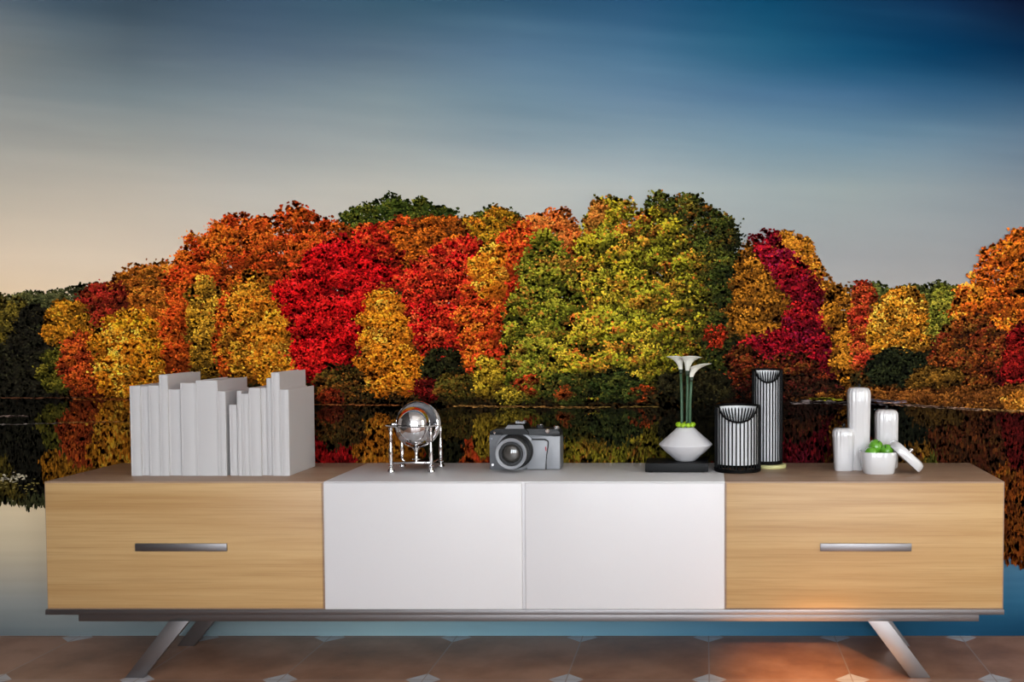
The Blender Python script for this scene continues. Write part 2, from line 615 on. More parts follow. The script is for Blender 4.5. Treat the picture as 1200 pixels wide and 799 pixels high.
class Tree:
    """a printed crown: an outline, leaf colours, the colour of its depths"""

    def __init__(self, poly, lit, shadow, puff=13, leaf=2.1, label=None, dens=1.0, base=1.0, contrast=1.0, rough=4.0, lightx=-0.3, dim=0.0, side=0.14):
        poly = np.array(poly, float)
        seg = []                    # a ragged outline: bulges and notches of a few pixels
        for a, b in zip(poly, np.roll(poly, -1, 0)):
            k = max(1, int(np.hypot(*(b - a)) / 6))
            seg.append(a + (b - a) * np.arange(k)[:, None] / k)
        poly = np.concatenate(seg)
        jit = rng.normal(0, 1, poly.shape) * min(3.6, rough * .8)
        poly = poly + jit * .7 + np.roll(jit, 1, 0) * .5
        self.label, self.poly = label, poly
        x0, y0 = poly.min(0) - 4
        x1, y1 = poly.max(0) + 4
        area = (x1 - x0) * (y1 - y0)
        lit, shadow = np.array(lit, float), np.array(shadow, float) * 0.86
        # 1. the depths of the crown
        n = int(area * 0.22 * dens * base * (2.1 / leaf) ** 2)
        x, y = rng.uniform(x0, x1, n), rng.uniform(y0, y1, n)
        k = inside(poly, x + rng.normal(0, rough * .4, n), y + 1.5 + rng.normal(0, rough * .4, n))
        x, y = x[k], y[k]
        n = len(x)
        up = np.clip((y - poly[:, 1].min()) / max(20.0, np.ptp(poly[:, 1])), 0, 1)[:, None]
        mixin = rng.uniform(0.15, 0.65, (n, 1)) * (1.15 - .5 * up)
        col = shadow * rng.uniform(0.8, 1.3, (n, 1)) * (1 - mixin) + lit[rng.integers(0, len(lit), n)] * mixin * 0.8
        parts = [(x, y, rng.uniform(1.4, 2.6, n) * leaf / 2.1, col, np.zeros(n))]
        # 2. boughs, each a heap of leaf clumps; upper ones first
        big = puff * 2.1
        nl = max(2, int(area / (big * big) * 1.25))
        bx, by = rng.uniform(x0, x1, nl * 3), rng.uniform(y0, y1, nl * 3)
        k = inside(poly, bx, by)
        bx, by = bx[k], by[k]
        if not len(bx):
            bx, by = np.array([poly[:, 0].mean()]), np.array([poly[:, 1].mean()])
        tint = rng.integers(0, len(lit), len(bx))
        m = max(3, int(area / (puff * puff) * 2.5 * dens))
        cx, cy = rng.uniform(x0, x1, m), rng.uniform(y0, y1, m)
        cr = puff * rng.choice([0.36, 0.55, 0.75, 0.95], m, p=[.3, .35, .25, .1])
        k = inside(poly, cx, cy)
        for ox, oy in ((-.5, 0), (.5, 0), (0, -.5), (0, .35)):
            k &= inside(poly, cx + ox * cr, cy + oy * cr)
        cx, cy, cr = cx[k], cy[k], cr[k]
        if len(cx):
            d2 = (cx[:, None] - bx) ** 2 + ((cy[:, None] - by) * 1.3) ** 2
            own_b = d2.argmin(1)
            lu, lv = (cx - bx[own_b]) / big, (cy - by[own_b]) * 1.25 / big
            o = np.argsort(by[own_b] * 1.0 + (cy - by[own_b]) * .4 + rng.normal(0, puff * .35, len(cy)))
            for j, i in enumerate(o):
                r = cr[i]
                q = int(r * r * 1.15 * (2.1 / leaf) ** 2) + 3
                a, t = rng.uniform(0, 2 * PI, q), np.sqrt(rng.uniform(0, 1, q)) * (1 + rng.normal(0, .28, q)) * np.where(rng.random(q) < .1, 1.5, 1)
                ux, uy = np.cos(a) * t, np.sin(a) * t
                px, py = cx[i] + ux * r * 1.2, cy[i] + uy * r * 0.8
                # where this clump sits on its bough, and each leaf on its clump, decides how deep its ink is
                sh = 0.60 - contrast * (0.33 * uy - lightx * 0.5 * ux + 0.60 * lv[i] - lightx * 1.3 * lu[i]) + rng.normal(0, 0.17, q) - dim + rng.normal(0, .07)
                sh = sh - side * ((px - x0) / (x1 - x0) - .4) * 1.6 - .16 * ((py - y0) / (y1 - y0) - .4)
                if lv[i] > 0.2 and rng.random() < .34:          # a dark hollow under the bough
                    sh = sh - 0.38
                sh = np.clip(sh, 0, 1)[:, None]
                own = lit[tint[own_b[i]]] if rng.random() < .6 else lit[rng.integers(0, len(lit))]
                c = np.where(rng.random((q, 1)) < 0.8, own, lit[rng.integers(0, len(lit), q)])
                col = shadow * (1 - sh) + c * sh
                hi = np.clip((sh - 0.80) / 0.2, 0, 1)
                col = col * (1 + 0.10 * hi) + hi * 8
                parts.append((px, py, rng.uniform(0.5, 1.15, q) * leaf * 0.74, col, np.full(q, 1 + 5.0 * j / len(cx))))
        self.x, self.y, self.s, self.c, self.l = [np.concatenate(z) for z in zip(*parts)]
        self.c = np.clip(self.c * rng.uniform(0.92, 1.08, (len(self.c), 1)), 0, 252)

    def draw(self, layer, parent, name='printed_tree'):
        P = Print()
        k = len(self.x)
        px, py = leaf_shapes(self.x, self.y, self.s, rng.uniform(-0.9, 0.9, k), rng.uniform(1.0, 1.7, k))
        P.polys(px, py, self.c, layer + self.l * 0.14)
        return P.build(name, parent, self.label)


YEL = [(250, 160, 32), (244, 136, 26), (252, 184, 60), (240, 146, 34)]
ORA = [(238, 96, 24), (226, 76, 20), (246, 128, 30), (216, 66, 20)]
ORY = [(240, 132, 28), (230, 110, 26), (244, 160, 44), (214, 92, 22)]
RED = [(228, 18, 20), (240, 36, 28), (206, 12, 16), (236, 26, 34)]
ROR = [(238, 62, 28), (226, 38, 26), (246, 92, 44), (220, 50, 24)]
OLV = [(150, 148, 34), (124, 134, 30), (172, 164, 44), (138, 140, 36)]
YGR = [(180, 166, 32), (150, 150, 32), (204, 178, 46), (162, 158, 34), (206, 144, 40)]
DGR = [(74, 86, 26), (96, 100, 30), (60, 72, 22), (88, 92, 28)]
OCH = [(176, 112, 24), (196, 128, 34), (150, 92, 20), (164, 102, 24)]
CRI = [(176, 14, 32), (150, 12, 34), (160, 18, 28), (190, 30, 26)]

T = []


def tree(label, poly, lit, shadow, **kw):
    T.append(Tree(poly, lit, shadow, label=label, **kw))


# far hills and the dark wood at the left end
tree('hazy green wooded hillside at the far left', [(-40, 352), (-10, 350), (20, 346), (45, 343), (65, 340), (90, 336), (112, 334), (130, 331), (150, 327), (170, 326), (185, 340), (170, 380), (90, 420), (-40, 430)],
     [(84, 86, 50), (104, 104, 56), (72, 78, 46)], (48, 54, 34), puff=7, leaf=1.7, rough=2)
tree('dark green wooded hillside at the far right', [(1000, 336), (1030, 331), (1045, 338), (1065, 336), (1080, 333), (1100, 332), (1118, 334), (1140, 336), (1200, 332), (1200, 420), (1000, 420)],
     [(84, 90, 36), (100, 104, 40), (66, 76, 34)], (38, 46, 24), puff=7, leaf=1.8, rough=2)
tree('olive crown at the left edge', [(-44, 352), (-10, 348), (2, 346), (14, 349), (28, 352), (32, 368), (26, 395), (18, 425), (-44, 430)],
     [(120, 104, 34), (104, 92, 30), (140, 118, 36)], (38, 36, 20), puff=9, leaf=1.9)
tree('nearly black mass of shaded trees at the left', [(-44, 402), (10, 402), (20, 372), (34, 360), (50, 362), (62, 385), (66, 420), (72, 468), (-44, 468)],
     [(40, 38, 26), (32, 32, 22), (46, 46, 28)], (24, 22, 18), puff=10, leaf=2.2, contrast=0.5)
# the shaded depth of the wood, seen through every gap
tree('shaded undergrowth behind the crowns', [(70, 400), (120, 370), (200, 350), (260, 320), (340, 300), (420, 290), (520, 285), (610, 290), (700, 280), (800, 275), (860, 300), (930, 330), (1000, 380), (1090, 400), (1200, 380), (1200, 462), (960, 466), (720, 476), (365, 474), (190, 468), (70, 466)],
     [(70, 48, 16), (56, 46, 16), (84, 52, 16), (44, 44, 18)], (30, 24, 12), puff=12, leaf=2.8, contrast=0.7)
# back row
tree('dark green dome on the skyline', [(400, 268), (402, 256), (410, 249), (425, 243), (440, 236), (455, 233), (466, 235), (478, 232), (492, 235), (505, 235), (518, 240), (530, 247), (538, 258), (530, 280), (400, 285)],
     [(84, 92, 24), (62, 76, 20), (104, 104, 30), (48, 64, 20)], (26, 38, 14), puff=8, leaf=1.8)
tree('small dark green top on the skyline', [(556, 254), (568, 247), (576, 242), (590, 241), (603, 248), (612, 260), (606, 285), (560, 280)],
     DGR, (26, 36, 14), puff=7, leaf=1.8)
tree('olive and orange crown on the skyline', [(533, 258), (545, 250), (560, 253), (572, 256), (582, 247), (595, 245), (604, 254), (611, 275), (602, 295), (575, 296), (545, 284)],
     [(214, 138, 22), (166, 128, 24), (230, 120, 28), (184, 140, 26)], (72, 54, 14), puff=8, leaf=1.9)
tree('orange crown behind the red maple', [(405, 280), (418, 270), (430, 264), (445, 262), (458, 256), (468, 252), (480, 256), (492, 268), (496, 300), (480, 330), (440, 310), (405, 300)],
     [(226, 72, 24), (212, 56, 22), (232, 96, 30)], (110, 34, 12), puff=9, leaf=1.9)
tree('rusty orange crown with dark centre', [(466, 268), (478, 260), (492, 256), (508, 253), (522, 256), (536, 262), (548, 266), (550, 290), (520, 305), (495, 312), (470, 332), (450, 320), (455, 295)],
     [(226, 112, 24), (190, 84, 20), (208, 98, 20), (150, 76, 18)], (76, 38, 12), puff=9, leaf=2.0)
tree('orange crown with upright twigs', [(612, 266), (622, 258), (634, 252), (645, 247), (655, 250), (662, 243), (670, 250), (678, 258), (682, 285), (676, 318), (650, 320), (625, 300)],
     [(236, 122, 46), (228, 100, 36), (240, 140, 60)], (130, 66, 24), puff=9, leaf=1.9)
# left slope
tree('bare twiggy orange tree', [(110, 352), (122, 333), (136, 322), (150, 311), (165, 304), (174, 308), (190, 305), (203, 314), (212, 345), (214, 405), (195, 445), (140, 425), (112, 385)],
     [(212, 124, 30), (190, 98, 26), (176, 92, 24), (222, 140, 40)], (104, 60, 20), puff=8, leaf=1.9, rough=6)
tree('dull crimson crown', [(87, 356), (96, 344), (108, 338), (120, 334), (136, 332), (148, 345), (140, 385), (120, 405), (94, 388)],
     [(184, 44, 30), (160, 36, 28), (150, 56, 24)], (84, 30, 16), puff=8, leaf=1.9)
tree('tall orange red crown', [(192, 330), (203, 318), (208, 300), (215, 284), (224, 273), (232, 275), (242, 268), (254, 264), (262, 257), (275, 256), (284, 256), (296, 260), (304, 256), (312, 300), (300, 350), (270, 380), (230, 390), (205, 380)],
     [(232, 88, 26), (220, 66, 20), (238, 124, 30), (212, 60, 18), (226, 104, 24)], (104, 42, 12), puff=11, leaf=2.0, rough=5)
tree('tallest orange red crown on the left slope', [(288, 262), (300, 257), (315, 252), (326, 246), (340, 242), (352, 243), (360, 249), (374, 252), (384, 258), (396, 258), (406, 266), (402, 295), (380, 318), (345, 342), (310, 360), (280, 355)],
     [(232, 82, 24), (222, 66, 22), (236, 104, 28), (204, 62, 20), (200, 92, 24)], (100, 42, 12), puff=11, leaf=2.0, rough=5)
tree('yellow olive patch low on the left slope', [(208, 370), (220, 340), (236, 326), (252, 332), (264, 360), (262, 405), (256, 440), (228, 448), (210, 425)],
     [(216, 152, 32), (186, 132, 32), (232, 170, 48)], (84, 60, 18), puff=9, leaf=2.0)
tree('narrow red orange crown', [(252, 370), (262, 350), (275, 342), (284, 362), (282, 405), (272, 440), (254, 440)],
     ORA, (116, 40, 10), puff=8, leaf=2.0)
tree('orange yellow crown with green flecks', [(268, 345), (278, 328), (290, 318), (306, 318), (318, 330), (330, 348), (342, 366), (346, 410), (338, 445), (290, 450), (262, 440), (262, 395)],
     [(240, 138, 28), (232, 160, 42), (218, 112, 24), (190, 140, 34)], (112, 62, 16), puff=10, leaf=2.0)
tree('golden crown beside the scarlet maple', [(300, 370), (312, 352), (326, 345), (340, 362), (350, 400), (356, 430), (345, 452), (310, 452), (298, 415)],
     YEL, (140, 84, 18), puff=9, leaf=2.0)
tree('red orange streak of leaves', [(182, 410), (190, 375), (198, 352), (210, 350), (218, 378), (218, 425), (208, 450), (186, 440)],
     [(236, 92, 26), (228, 74, 22), (240, 116, 30)], (124, 48, 12), puff=8, leaf=2.0)
tree('amber crown over the dark wood', [(44, 382), (50, 371), (62, 362), (72, 356), (84, 352), (96, 362), (102, 382), (98, 402), (80, 402), (70, 408), (55, 400)],
     [(226, 144, 28), (238, 164, 40), (190, 116, 22)], (90, 62, 18), puff=8, leaf=1.9)
tree('olive shrub by the dark bank', [(46, 430), (52, 408), (64, 405), (76, 412), (80, 440), (74, 462), (54, 460)],
     [(122, 112, 32), (96, 94, 26)], (40, 44, 16), puff=7, leaf=1.9)
tree('rust red crown low on the bank', [(66, 436), (74, 415), (80, 398), (94, 392), (112, 390), (124, 410), (130, 440), (118, 464), (88, 462)],
     [(204, 78, 26), (216, 98, 28), (164, 54, 22)], (88, 36, 14), puff=8, leaf=2.0)
tree('big golden yellow crown low on the left', [(106, 408), (112, 386), (122, 374), (136, 366), (152, 360), (168, 364), (180, 378), (190, 412), (190, 445), (184, 467), (132, 467), (114, 444)],
     [(246, 170, 32), (238, 146, 26), (250, 190, 62), (236, 128, 24)], (150, 88, 18), puff=9, leaf=2.1)
# centre
tree('red maple crown shading into orange', [(400, 292), (412, 280), (425, 272), (440, 268), (455, 280), (470, 300), (470, 335), (450, 350), (420, 345)],
     [(226, 48, 26), (214, 30, 22), (230, 84, 32)], (110, 20, 10), puff=9, leaf=2.0)
tree('bright scarlet maple', [(321, 334), (338, 326), (346, 315), (356, 308), (366, 298), (378, 290), (388, 284), (400, 279), (412, 284), (422, 290), (440, 292), (452, 300), (452, 325), (440, 342), (430, 360), (425, 385), (424, 412), (410, 428), (388, 442), (366, 452), (350, 440), (344, 415), (338, 390), (332, 365), (322, 350)],
     RED, (112, 8, 10), puff=12, leaf=2.2, contrast=1.05, rough=5)
tree('red crown with orange flecks', [(468, 345), (474, 325), (480, 308), (494, 296), (510, 285), (522, 284), (534, 280), (548, 284), (560, 282), (566, 300), (560, 335), (552, 372), (550, 410), (540, 436), (515, 442), (492, 430), (480, 390), (474, 365)],
     ROR + [(214, 24, 24)], (116, 20, 12), puff=11, leaf=2.1, rough=5)
tree('orange and red crown in the middle', [(538, 345), (552, 318), (566, 300), (578, 290), (588, 276), (598, 265), (610, 262), (622, 268), (622, 292), (612, 318), (602, 345), (598, 385), (602, 415), (588, 440), (560, 444), (540, 425), (534, 390)],
     [(240, 92, 28), (246, 124, 32), (228, 54, 28), (236, 72, 28)], (130, 42, 12), puff=11, leaf=2.1, rough=5)
tree('golden tuft in the orange crown', [(550, 308), (562, 292), (576, 286), (590, 290), (594, 318), (584, 350), (566, 352), (552, 330)],
     YEL, (170, 84, 18), puff=8, leaf=2.0)
tree('small bright yellow pointed tree', [(447, 329), (455, 336), (463, 342), (468, 352), (474, 362), (478, 384), (486, 410), (498, 432), (502, 448), (486, 462), (440, 464), (424, 452), (432, 440), (418, 424), (426, 412), (419, 398), (430, 392), (421, 374), (432, 372), (424, 358), (436, 356), (434, 342), (444, 344)],
     YEL + [(240, 140, 26)], (150, 78, 14), puff=8, leaf=2.0, rough=4)
# green middle
tree('olive green tree with orange tips', [(592, 370), (596, 348), (606, 338), (606, 318), (614, 296), (622, 280), (634, 270), (648, 272), (660, 285), (672, 305), (682, 335), (684, 370), (668, 392), (660, 430), (652, 466), (604, 468), (592, 440), (590, 400)],
     OLV + [(176, 120, 40)], (48, 54, 14), puff=11, leaf=2.1)
tree('dark green crown at the top of the green trees', [(752, 244), (762, 230), (772, 226), (784, 228), (796, 225), (808, 226), (818, 234), (830, 243), (842, 250), (854, 258), (862, 280), (868, 330), (868, 400), (852, 452), (810, 464), (796, 400), (806, 300), (780, 262)],
     DGR + [(120, 108, 32), (150, 92, 28)], (24, 30, 14), puff=11, leaf=2.1, dim=0.12, side=.3)
tree('large spreading yellow green tree', [(676, 300), (684, 275), (680, 262), (690, 246), (700, 238), (712, 237), (722, 233), (736, 233), (746, 240), (760, 246), (776, 248), (788, 258), (800, 268), (812, 290), (822, 320), (830, 352), (828, 392), (818, 420), (800, 440), (775, 458), (740, 452), (700, 462), (668, 458), (648, 430), (646, 402), (660, 384), (690, 368), (690, 348), (678, 330)],
     YGR + [(150, 150, 36), (200, 104, 34)], (50, 50, 14), puff=12, leaf=2.2, contrast=1.15, rough=5, side=.32)
tree('pinkish orange twigs above the yellow green tree', [(684, 260), (688, 243), (694, 236), (702, 237), (710, 242), (704, 262), (692, 272)],
     [(218, 124, 50), (200, 130, 50)], (130, 90, 30), puff=6, leaf=1.8)
# right wood, in shade
tree('ochre top of the right hand wood', [(898, 290), (906, 278), (918, 273), (934, 273), (948, 282), (958, 296), (966, 308), (972, 322), (984, 334), (990, 348), (975, 356), (950, 335), (920, 315)],
     [(226, 152, 42), (204, 124, 32), (214, 140, 36)], (110, 62, 16), puff=8, leaf=1.9, lightx=.2)
tree('ochre gold crown beside the dark green tree', [(856, 345), (862, 318), (868, 300), (876, 284), (890, 286), (904, 305), (922, 325), (930, 350), (922, 378), (904, 402), (875, 404), (858, 385)],
     OCH, (74, 46, 14), puff=10, leaf=2.1, dim=0.08)
tree('crimson maple in the right hand wood', [(884, 290), (886, 276), (895, 270), (905, 274), (914, 284), (926, 294), (938, 308), (945, 324), (958, 332), (966, 345), (974, 368), (982, 392), (986, 425), (972, 458), (900, 462), (868, 440), (862, 412), (884, 396), (915, 380), (926, 356), (914, 330), (898, 312)],
     CRI + [(136, 16, 50)], (66, 8, 16), puff=11, leaf=2.1, dim=0.1)
tree('rusty shaded crown below the crimson maple', [(850, 420), (868, 405), (900, 420), (930, 415), (960, 425), (975, 445), (960, 466), (860, 468)],
     [(124, 44, 18), (98, 32, 16), (106, 60, 18)], (32, 18, 10), puff=10, leaf=2.1, dim=0.14)
tree('brownish gold crown beside the crimson maple', [(964, 352), (974, 338), (984, 336), (996, 342), (1006, 362), (1010, 400), (1004, 440), (986, 458), (974, 430), (972, 385)],
     [(184, 118, 26), (160, 96, 22), (204, 134, 34)], (74, 44, 12), puff=9, leaf=2.0)
tree('thin red orange tree', [(998, 352), (1003, 330), (1010, 325), (1018, 332), (1024, 350), (1026, 400), (1014, 440), (1002, 430)],
     [(212, 76, 38), (186, 46, 28), (170, 80, 26)], (84, 30, 14), puff=7, leaf=1.9)
tree('golden tree standing alone by the clearing', [(1018, 384), (1024, 362), (1034, 348), (1046, 341), (1060, 338), (1074, 342), (1084, 354), (1092, 380), (1086, 405), (1066, 418), (1034, 416), (1020, 402)],
     [(232, 158, 36), (210, 130, 28), (244, 184, 64), (190, 116, 24)], (104, 66, 18), puff=9, leaf=2.0)
tree('light green tree in the clearing', [(1086, 372), (1092, 348), (1104, 336), (1120, 335), (1130, 350), (1128, 388), (1112, 412), (1092, 402)],
     [(134, 134, 40), (116, 122, 36), (156, 146, 46)], (50, 56, 18), puff=8, leaf=1.9)
tree('orange maple leaning in from the right edge', [(1112, 362), (1122, 345), (1140, 335), (1136, 325), (1150, 314), (1154, 296), (1164, 288), (1176, 278), (1190, 273), (1206, 272), (1222, 276), (1226, 420), (1160, 410), (1130, 385)],
     ORY + [(200, 90, 24)], (100, 44, 12), puff=11, leaf=2.2, rough=5, dim=0.05)
tree('drooping brown orange branches', [(1086, 428), (1098, 405), (1112, 382), (1135, 372), (1160, 378), (1182, 392), (1190, 430), (1170, 458), (1130, 455), (1100, 445)],
     [(132, 62, 20), (152, 76, 22), (120, 42, 18), (116, 76, 24)], (44, 20, 10), puff=9, leaf=2.1, dim=0.06)
tree('dark red crown at the right edge', [(1172, 430), (1180, 395), (1194, 378), (1210, 370), (1226, 372), (1226, 455), (1176, 455)],
     [(136, 16, 16), (114, 12, 14), (154, 26, 18)], (44, 7, 7), puff=9, leaf=2.1)


def shrub(label, poly, lit, shadow, **kw):
    t = Tree(poly, lit, shadow, label=label, puff=7, leaf=1.9, **kw)
    t.kind = 'printed_bush'
    T.append(t)


def blob(x0, x1, y0, y1):
    n = 10
    return [((x0 + x1) / 2 + (x1 - x0) / 2 * math.cos(a) * rng.uniform(.88, 1.1), (y0 + y1) / 2 + (y1 - y0) / 2 * math.sin(a) * rng.uniform(.88, 1.1)) for a in [2 * PI * i / n for i in range(n)]]


for lab, (x0, x1, y0, y1), lit, sha in [
    ('dark olive bush behind the books', (366, 425, 428, 474), [(96, 74, 22), (76, 62, 20), (120, 70, 20)], (34, 26, 12)),
    ('rust bush by the water behind the globe', (372, 405, 455, 476), [(150, 44, 18), (124, 50, 18)], (50, 20, 10)),
    ('dark green bush under the red crown', (492, 545, 412, 450), [(46, 44, 16), (36, 40, 16)], (20, 20, 10)),
    ('dark red bush by the water', (486, 514, 444, 470), [(116, 16, 14), (96, 20, 14)], (44, 10, 8)),
    ('olive bush between red bush and yellow bush', (508, 562, 436, 474), [(92, 78, 22), (116, 72, 20), (70, 66, 20)], (30, 26, 10)),
    ('bright yellow green bush by the water', (553, 588, 418, 466), [(196, 160, 36), (172, 150, 34), (214, 176, 44)], (92, 72, 18)),
    ('rust red patch under the olive tree', (596, 634, 436, 462), [(196, 62, 26), (170, 50, 22), (150, 80, 24)], (60, 32, 12)),
    ('small yellow leaves over the water', (582, 612, 455, 478), [(190, 160, 40), (150, 130, 34)], (40, 40, 14)),
    ('dark green bushes along the middle bank', (634, 700, 440, 476), [(64, 72, 22), (86, 76, 24), (54, 64, 20)], (24, 26, 10)),
    ('orange leaves low on the middle bank', (650, 672, 452, 470), [(190, 84, 28), (160, 70, 24)], (60, 34, 12)),
    ('deep green bush under the yellow green tree', (690, 752, 432, 476), [(52, 68, 24), (44, 58, 20), (70, 76, 24)], (20, 24, 10)),
    ('orange red tuft above the flowers', (738, 768, 448, 470), [(206, 80, 26), (176, 64, 22)], (62, 34, 12)),
    ('red orange tuft in the dark green tree', (820, 852, 376, 408), [(204, 60, 26), (186, 48, 22)], (70, 26, 10)),
    ('nearly black bushes behind the wire holders', (768, 862, 432, 474), [(36, 34, 16), (44, 40, 16)], (16, 16, 9)),
    ('dark shaded undergrowth by the crimson maple', (862, 990, 440, 474), [(58, 28, 14), (44, 28, 14), (70, 20, 14)], (20, 14, 9)),
    ('nearly black green bush in the clearing', (1016, 1092, 412, 452), [(26, 32, 16), (34, 40, 18)], (14, 17, 10)),
    ('ochre bush above the reeds', (1062, 1128, 430, 462), [(128, 88, 24), (104, 74, 22)], (46, 32, 12)),
]:
    tuft = lit[0][0] > 185 and lit[0][1] < 100
    shrub(lab, blob(x0, x1, y0, y1), lit, sha, rough=2.5, base=0.15 if tuft else 1.0, dens=0.45 if tuft else 1.0)
# the print goes on past the frame: the wood at the right edge
for dxp, lit, sha in [(0, ORY, (112, 52, 14)), (70, OCH, (84, 54, 14)), (140, ORA, (104, 42, 12)), (215, YGR, (58, 60, 14)), (290, CRI, (76, 8, 18))]:
    x = 1222 + dxp
    T.append(Tree([(x, 300), (x + 20, 278), (x + 45, 270 + dxp * .05), (x + 75, 285), (x + 90, 330), (x + 84, 456), (x - 4, 456)], lit, sha, puff=12, leaf=3.0, label=None))

# the unlit depth of the wood behind all crowns, so that no sky shows near the water
P = Print()
for x0, x1, y0, y1, cc in ((-44, 62, 405, 480, (26, 24, 18)), (56, 380, 425, 480, (40, 30, 14)), (370, 1010, 400, 482, (32, 26, 12)), (1000, 1190, 425, 470, (32, 24, 12)), (1180, PX_R, 380, 470, (56, 34, 14))):
    gx_, gy_ = [a.ravel() for a in np.meshgrid(np.arange(x0, x1, 7.0), np.arange(y0, y1, 5.0))]
    k = len(gx_)
    px, py = leaf_shapes(gx_ + rng.uniform(-1, 1, k), gy_, np.full(k, 7.5), rng.uniform(-1, 1, k), np.full(k, 1.4))
    P.polys(px, py, np.array(cc) * rng.uniform(.8, 1.2, (k, 1)), 1.0)
P.build('printed_shade', mural, 'dark depth of the wood along the waterline')
for i, t in enumerate(T):
    t.draw(2.0 + i * 0.9, mural, getattr(t, 'kind', 'printed_tree'))

# ---- the printed lake: the sky's and the wood's mirror image
WATER = 470.0


LAKE_ROWS = {
    462: [(222, 204, 172)] * 3 + [(214, 200, 174), (200, 190, 174), (186, 186, 178), (176, 182, 180), (160, 172, 176), (140, 160, 172), (125, 150, 166), (110, 138, 158), (96, 124, 146), (80, 110, 134)],
    600: [(212, 198, 166)] * 3 + [(206, 196, 168), (190, 184, 170), (176, 180, 174), (164, 176, 178), (148, 166, 174), (126, 150, 166), (110, 140, 160), (96, 130, 152), (84, 118, 142), (66, 100, 128)],
    640: [(194, 184, 158)] * 3 + [(188, 182, 160), (176, 176, 164), (162, 174, 172), (148, 168, 176), (130, 158, 172), (104, 138, 160), (92, 128, 152), (82, 120, 146), (74, 112, 138), (56, 92, 120)],
    675: [(166, 162, 148)] * 3 + [(160, 162, 150), (150, 164, 160), (148, 172, 174), (132, 164, 178), (112, 150, 172), (82, 124, 152), (70, 114, 144), (62, 106, 136), (56, 100, 130), (44, 84, 112)],
    705: [(136, 142, 140)] * 3 + [(132, 144, 146), (134, 154, 158), (142, 174, 182), (126, 166, 182), (106, 152, 174), (70, 120, 150), (52, 104, 136), (44, 94, 126), (40, 88, 118), (30, 72, 100)],
    750: [(90, 102, 108), (90, 102, 108), (100, 114, 120), (112, 130, 138), (124, 150, 160), (140, 178, 190), (120, 166, 186), (100, 148, 174), (56, 110, 144), (38, 90, 124), (24, 70, 102), (12, 50, 78), (10, 40, 66)],  # bottom ink brightened to balance the sideboard's shadow on the wall
}


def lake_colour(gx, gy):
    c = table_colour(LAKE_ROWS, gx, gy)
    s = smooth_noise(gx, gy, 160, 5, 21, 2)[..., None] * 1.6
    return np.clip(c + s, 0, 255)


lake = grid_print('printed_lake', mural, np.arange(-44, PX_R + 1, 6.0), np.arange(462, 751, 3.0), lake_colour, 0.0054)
R = Print()
for i, t in enumerate(T):
    w0 = 466.0 if t.x.mean() < 330 else (475.0 if t.x.mean() < 900 else 464.0)
    y = 2 * w0 - t.y + 1.0
    vis = (y > w0) & ((y < 560) | (t.x < 80) | (t.x > 1150)) & (rng.random(len(y)) < 0.62)
    x, y, c, s, l = t.x[vis], y[vis], t.c[vis], t.s[vis], t.l[vis]
    k = len(x)
    if not k:
        continue
    y = y + rng.normal(0, 2.5, k) * np.clip((y - w0) / 60, 0.1, 1)
    x = x + rng.normal(0, 0.7, k)
    mean = t.c.mean(0)
    c = (c * 0.62 + mean * 0.38) * np.where(x > 850, 0.54, 0.68)[:, None] * rng.uniform(0.85, 1.15, (k, 1))
    st = 1.0 + np.clip((y - w0) / 70, 0, 1) * 1.6
    px, py = leaf_shapes(x, y, s * 1.05, np.full(k, PI / 2) + rng.normal(0, .12, k), 1.2 * st)
    R.polys(px, py, np.clip(c, 0, 255), 2.0 + i * 0.9 + l * 0.14)
# dark water under the banks, behind the mirrored leaves
gx = np.arange(-44, PX_R, 8.0)
for y0 in np.arange(462, 640, 3.0):
    for a, b, lim, col in ((-44, 66, 574, (26, 26, 20)), (60, 200, 585, (70, 44, 14)), (200, 860, 640, (52, 34, 12)), (860, 1180, 640, (40, 18, 10)), (1180, PX_R, 648, (50, 28, 10))):
        if y0 > lim:
            continue
        xs_ = np.arange(a, b, 8.0)
        k = len(xs_)
        px, py = leaf_shapes(xs_ + rng.uniform(0, 8, k), np.full(k, y0) + rng.uniform(0, 3, k), rng.uniform(5, 7, k), np.full(k, PI / 2), rng.uniform(0.9, 1.5, k))
        R.polys(px, py, np.array(col) * rng.uniform(.75, 1.25, (k, 1)), 1.2)
R.build('tree_reflection', lake)

# ---- printed banks and glints
P = Print()


def strokes(x, y, l, h, col, layer=90.0, var=.15):
    x, y = np.asarray(x, float), np.asarray(y, float)
    k = len(x)
    l, h = np.broadcast_to(l, (k,)), np.broadcast_to(h, (k,))
    px = np.stack([x - l / 2, x - l * .2, x + l / 2, x + l * .15], -1)
    py = np.stack([y, y + h / 2, y, y - h / 2], -1)
    P.polys(px, py, np.clip(np.array(col, float) * rng.uniform(1 - var, 1 + var, (k, 1)), 0, 255), layer)


def line(x0, y0, x1, y1, n, l, h, col, jit=0.3):
    t = rng.uniform(0, 1, n)
    strokes(x0 + (x1 - x0) * t, y0 + (y1 - y0) * t + rng.normal(0, jit, n), rng.uniform(.5, 1.3, n) * l, h, col)


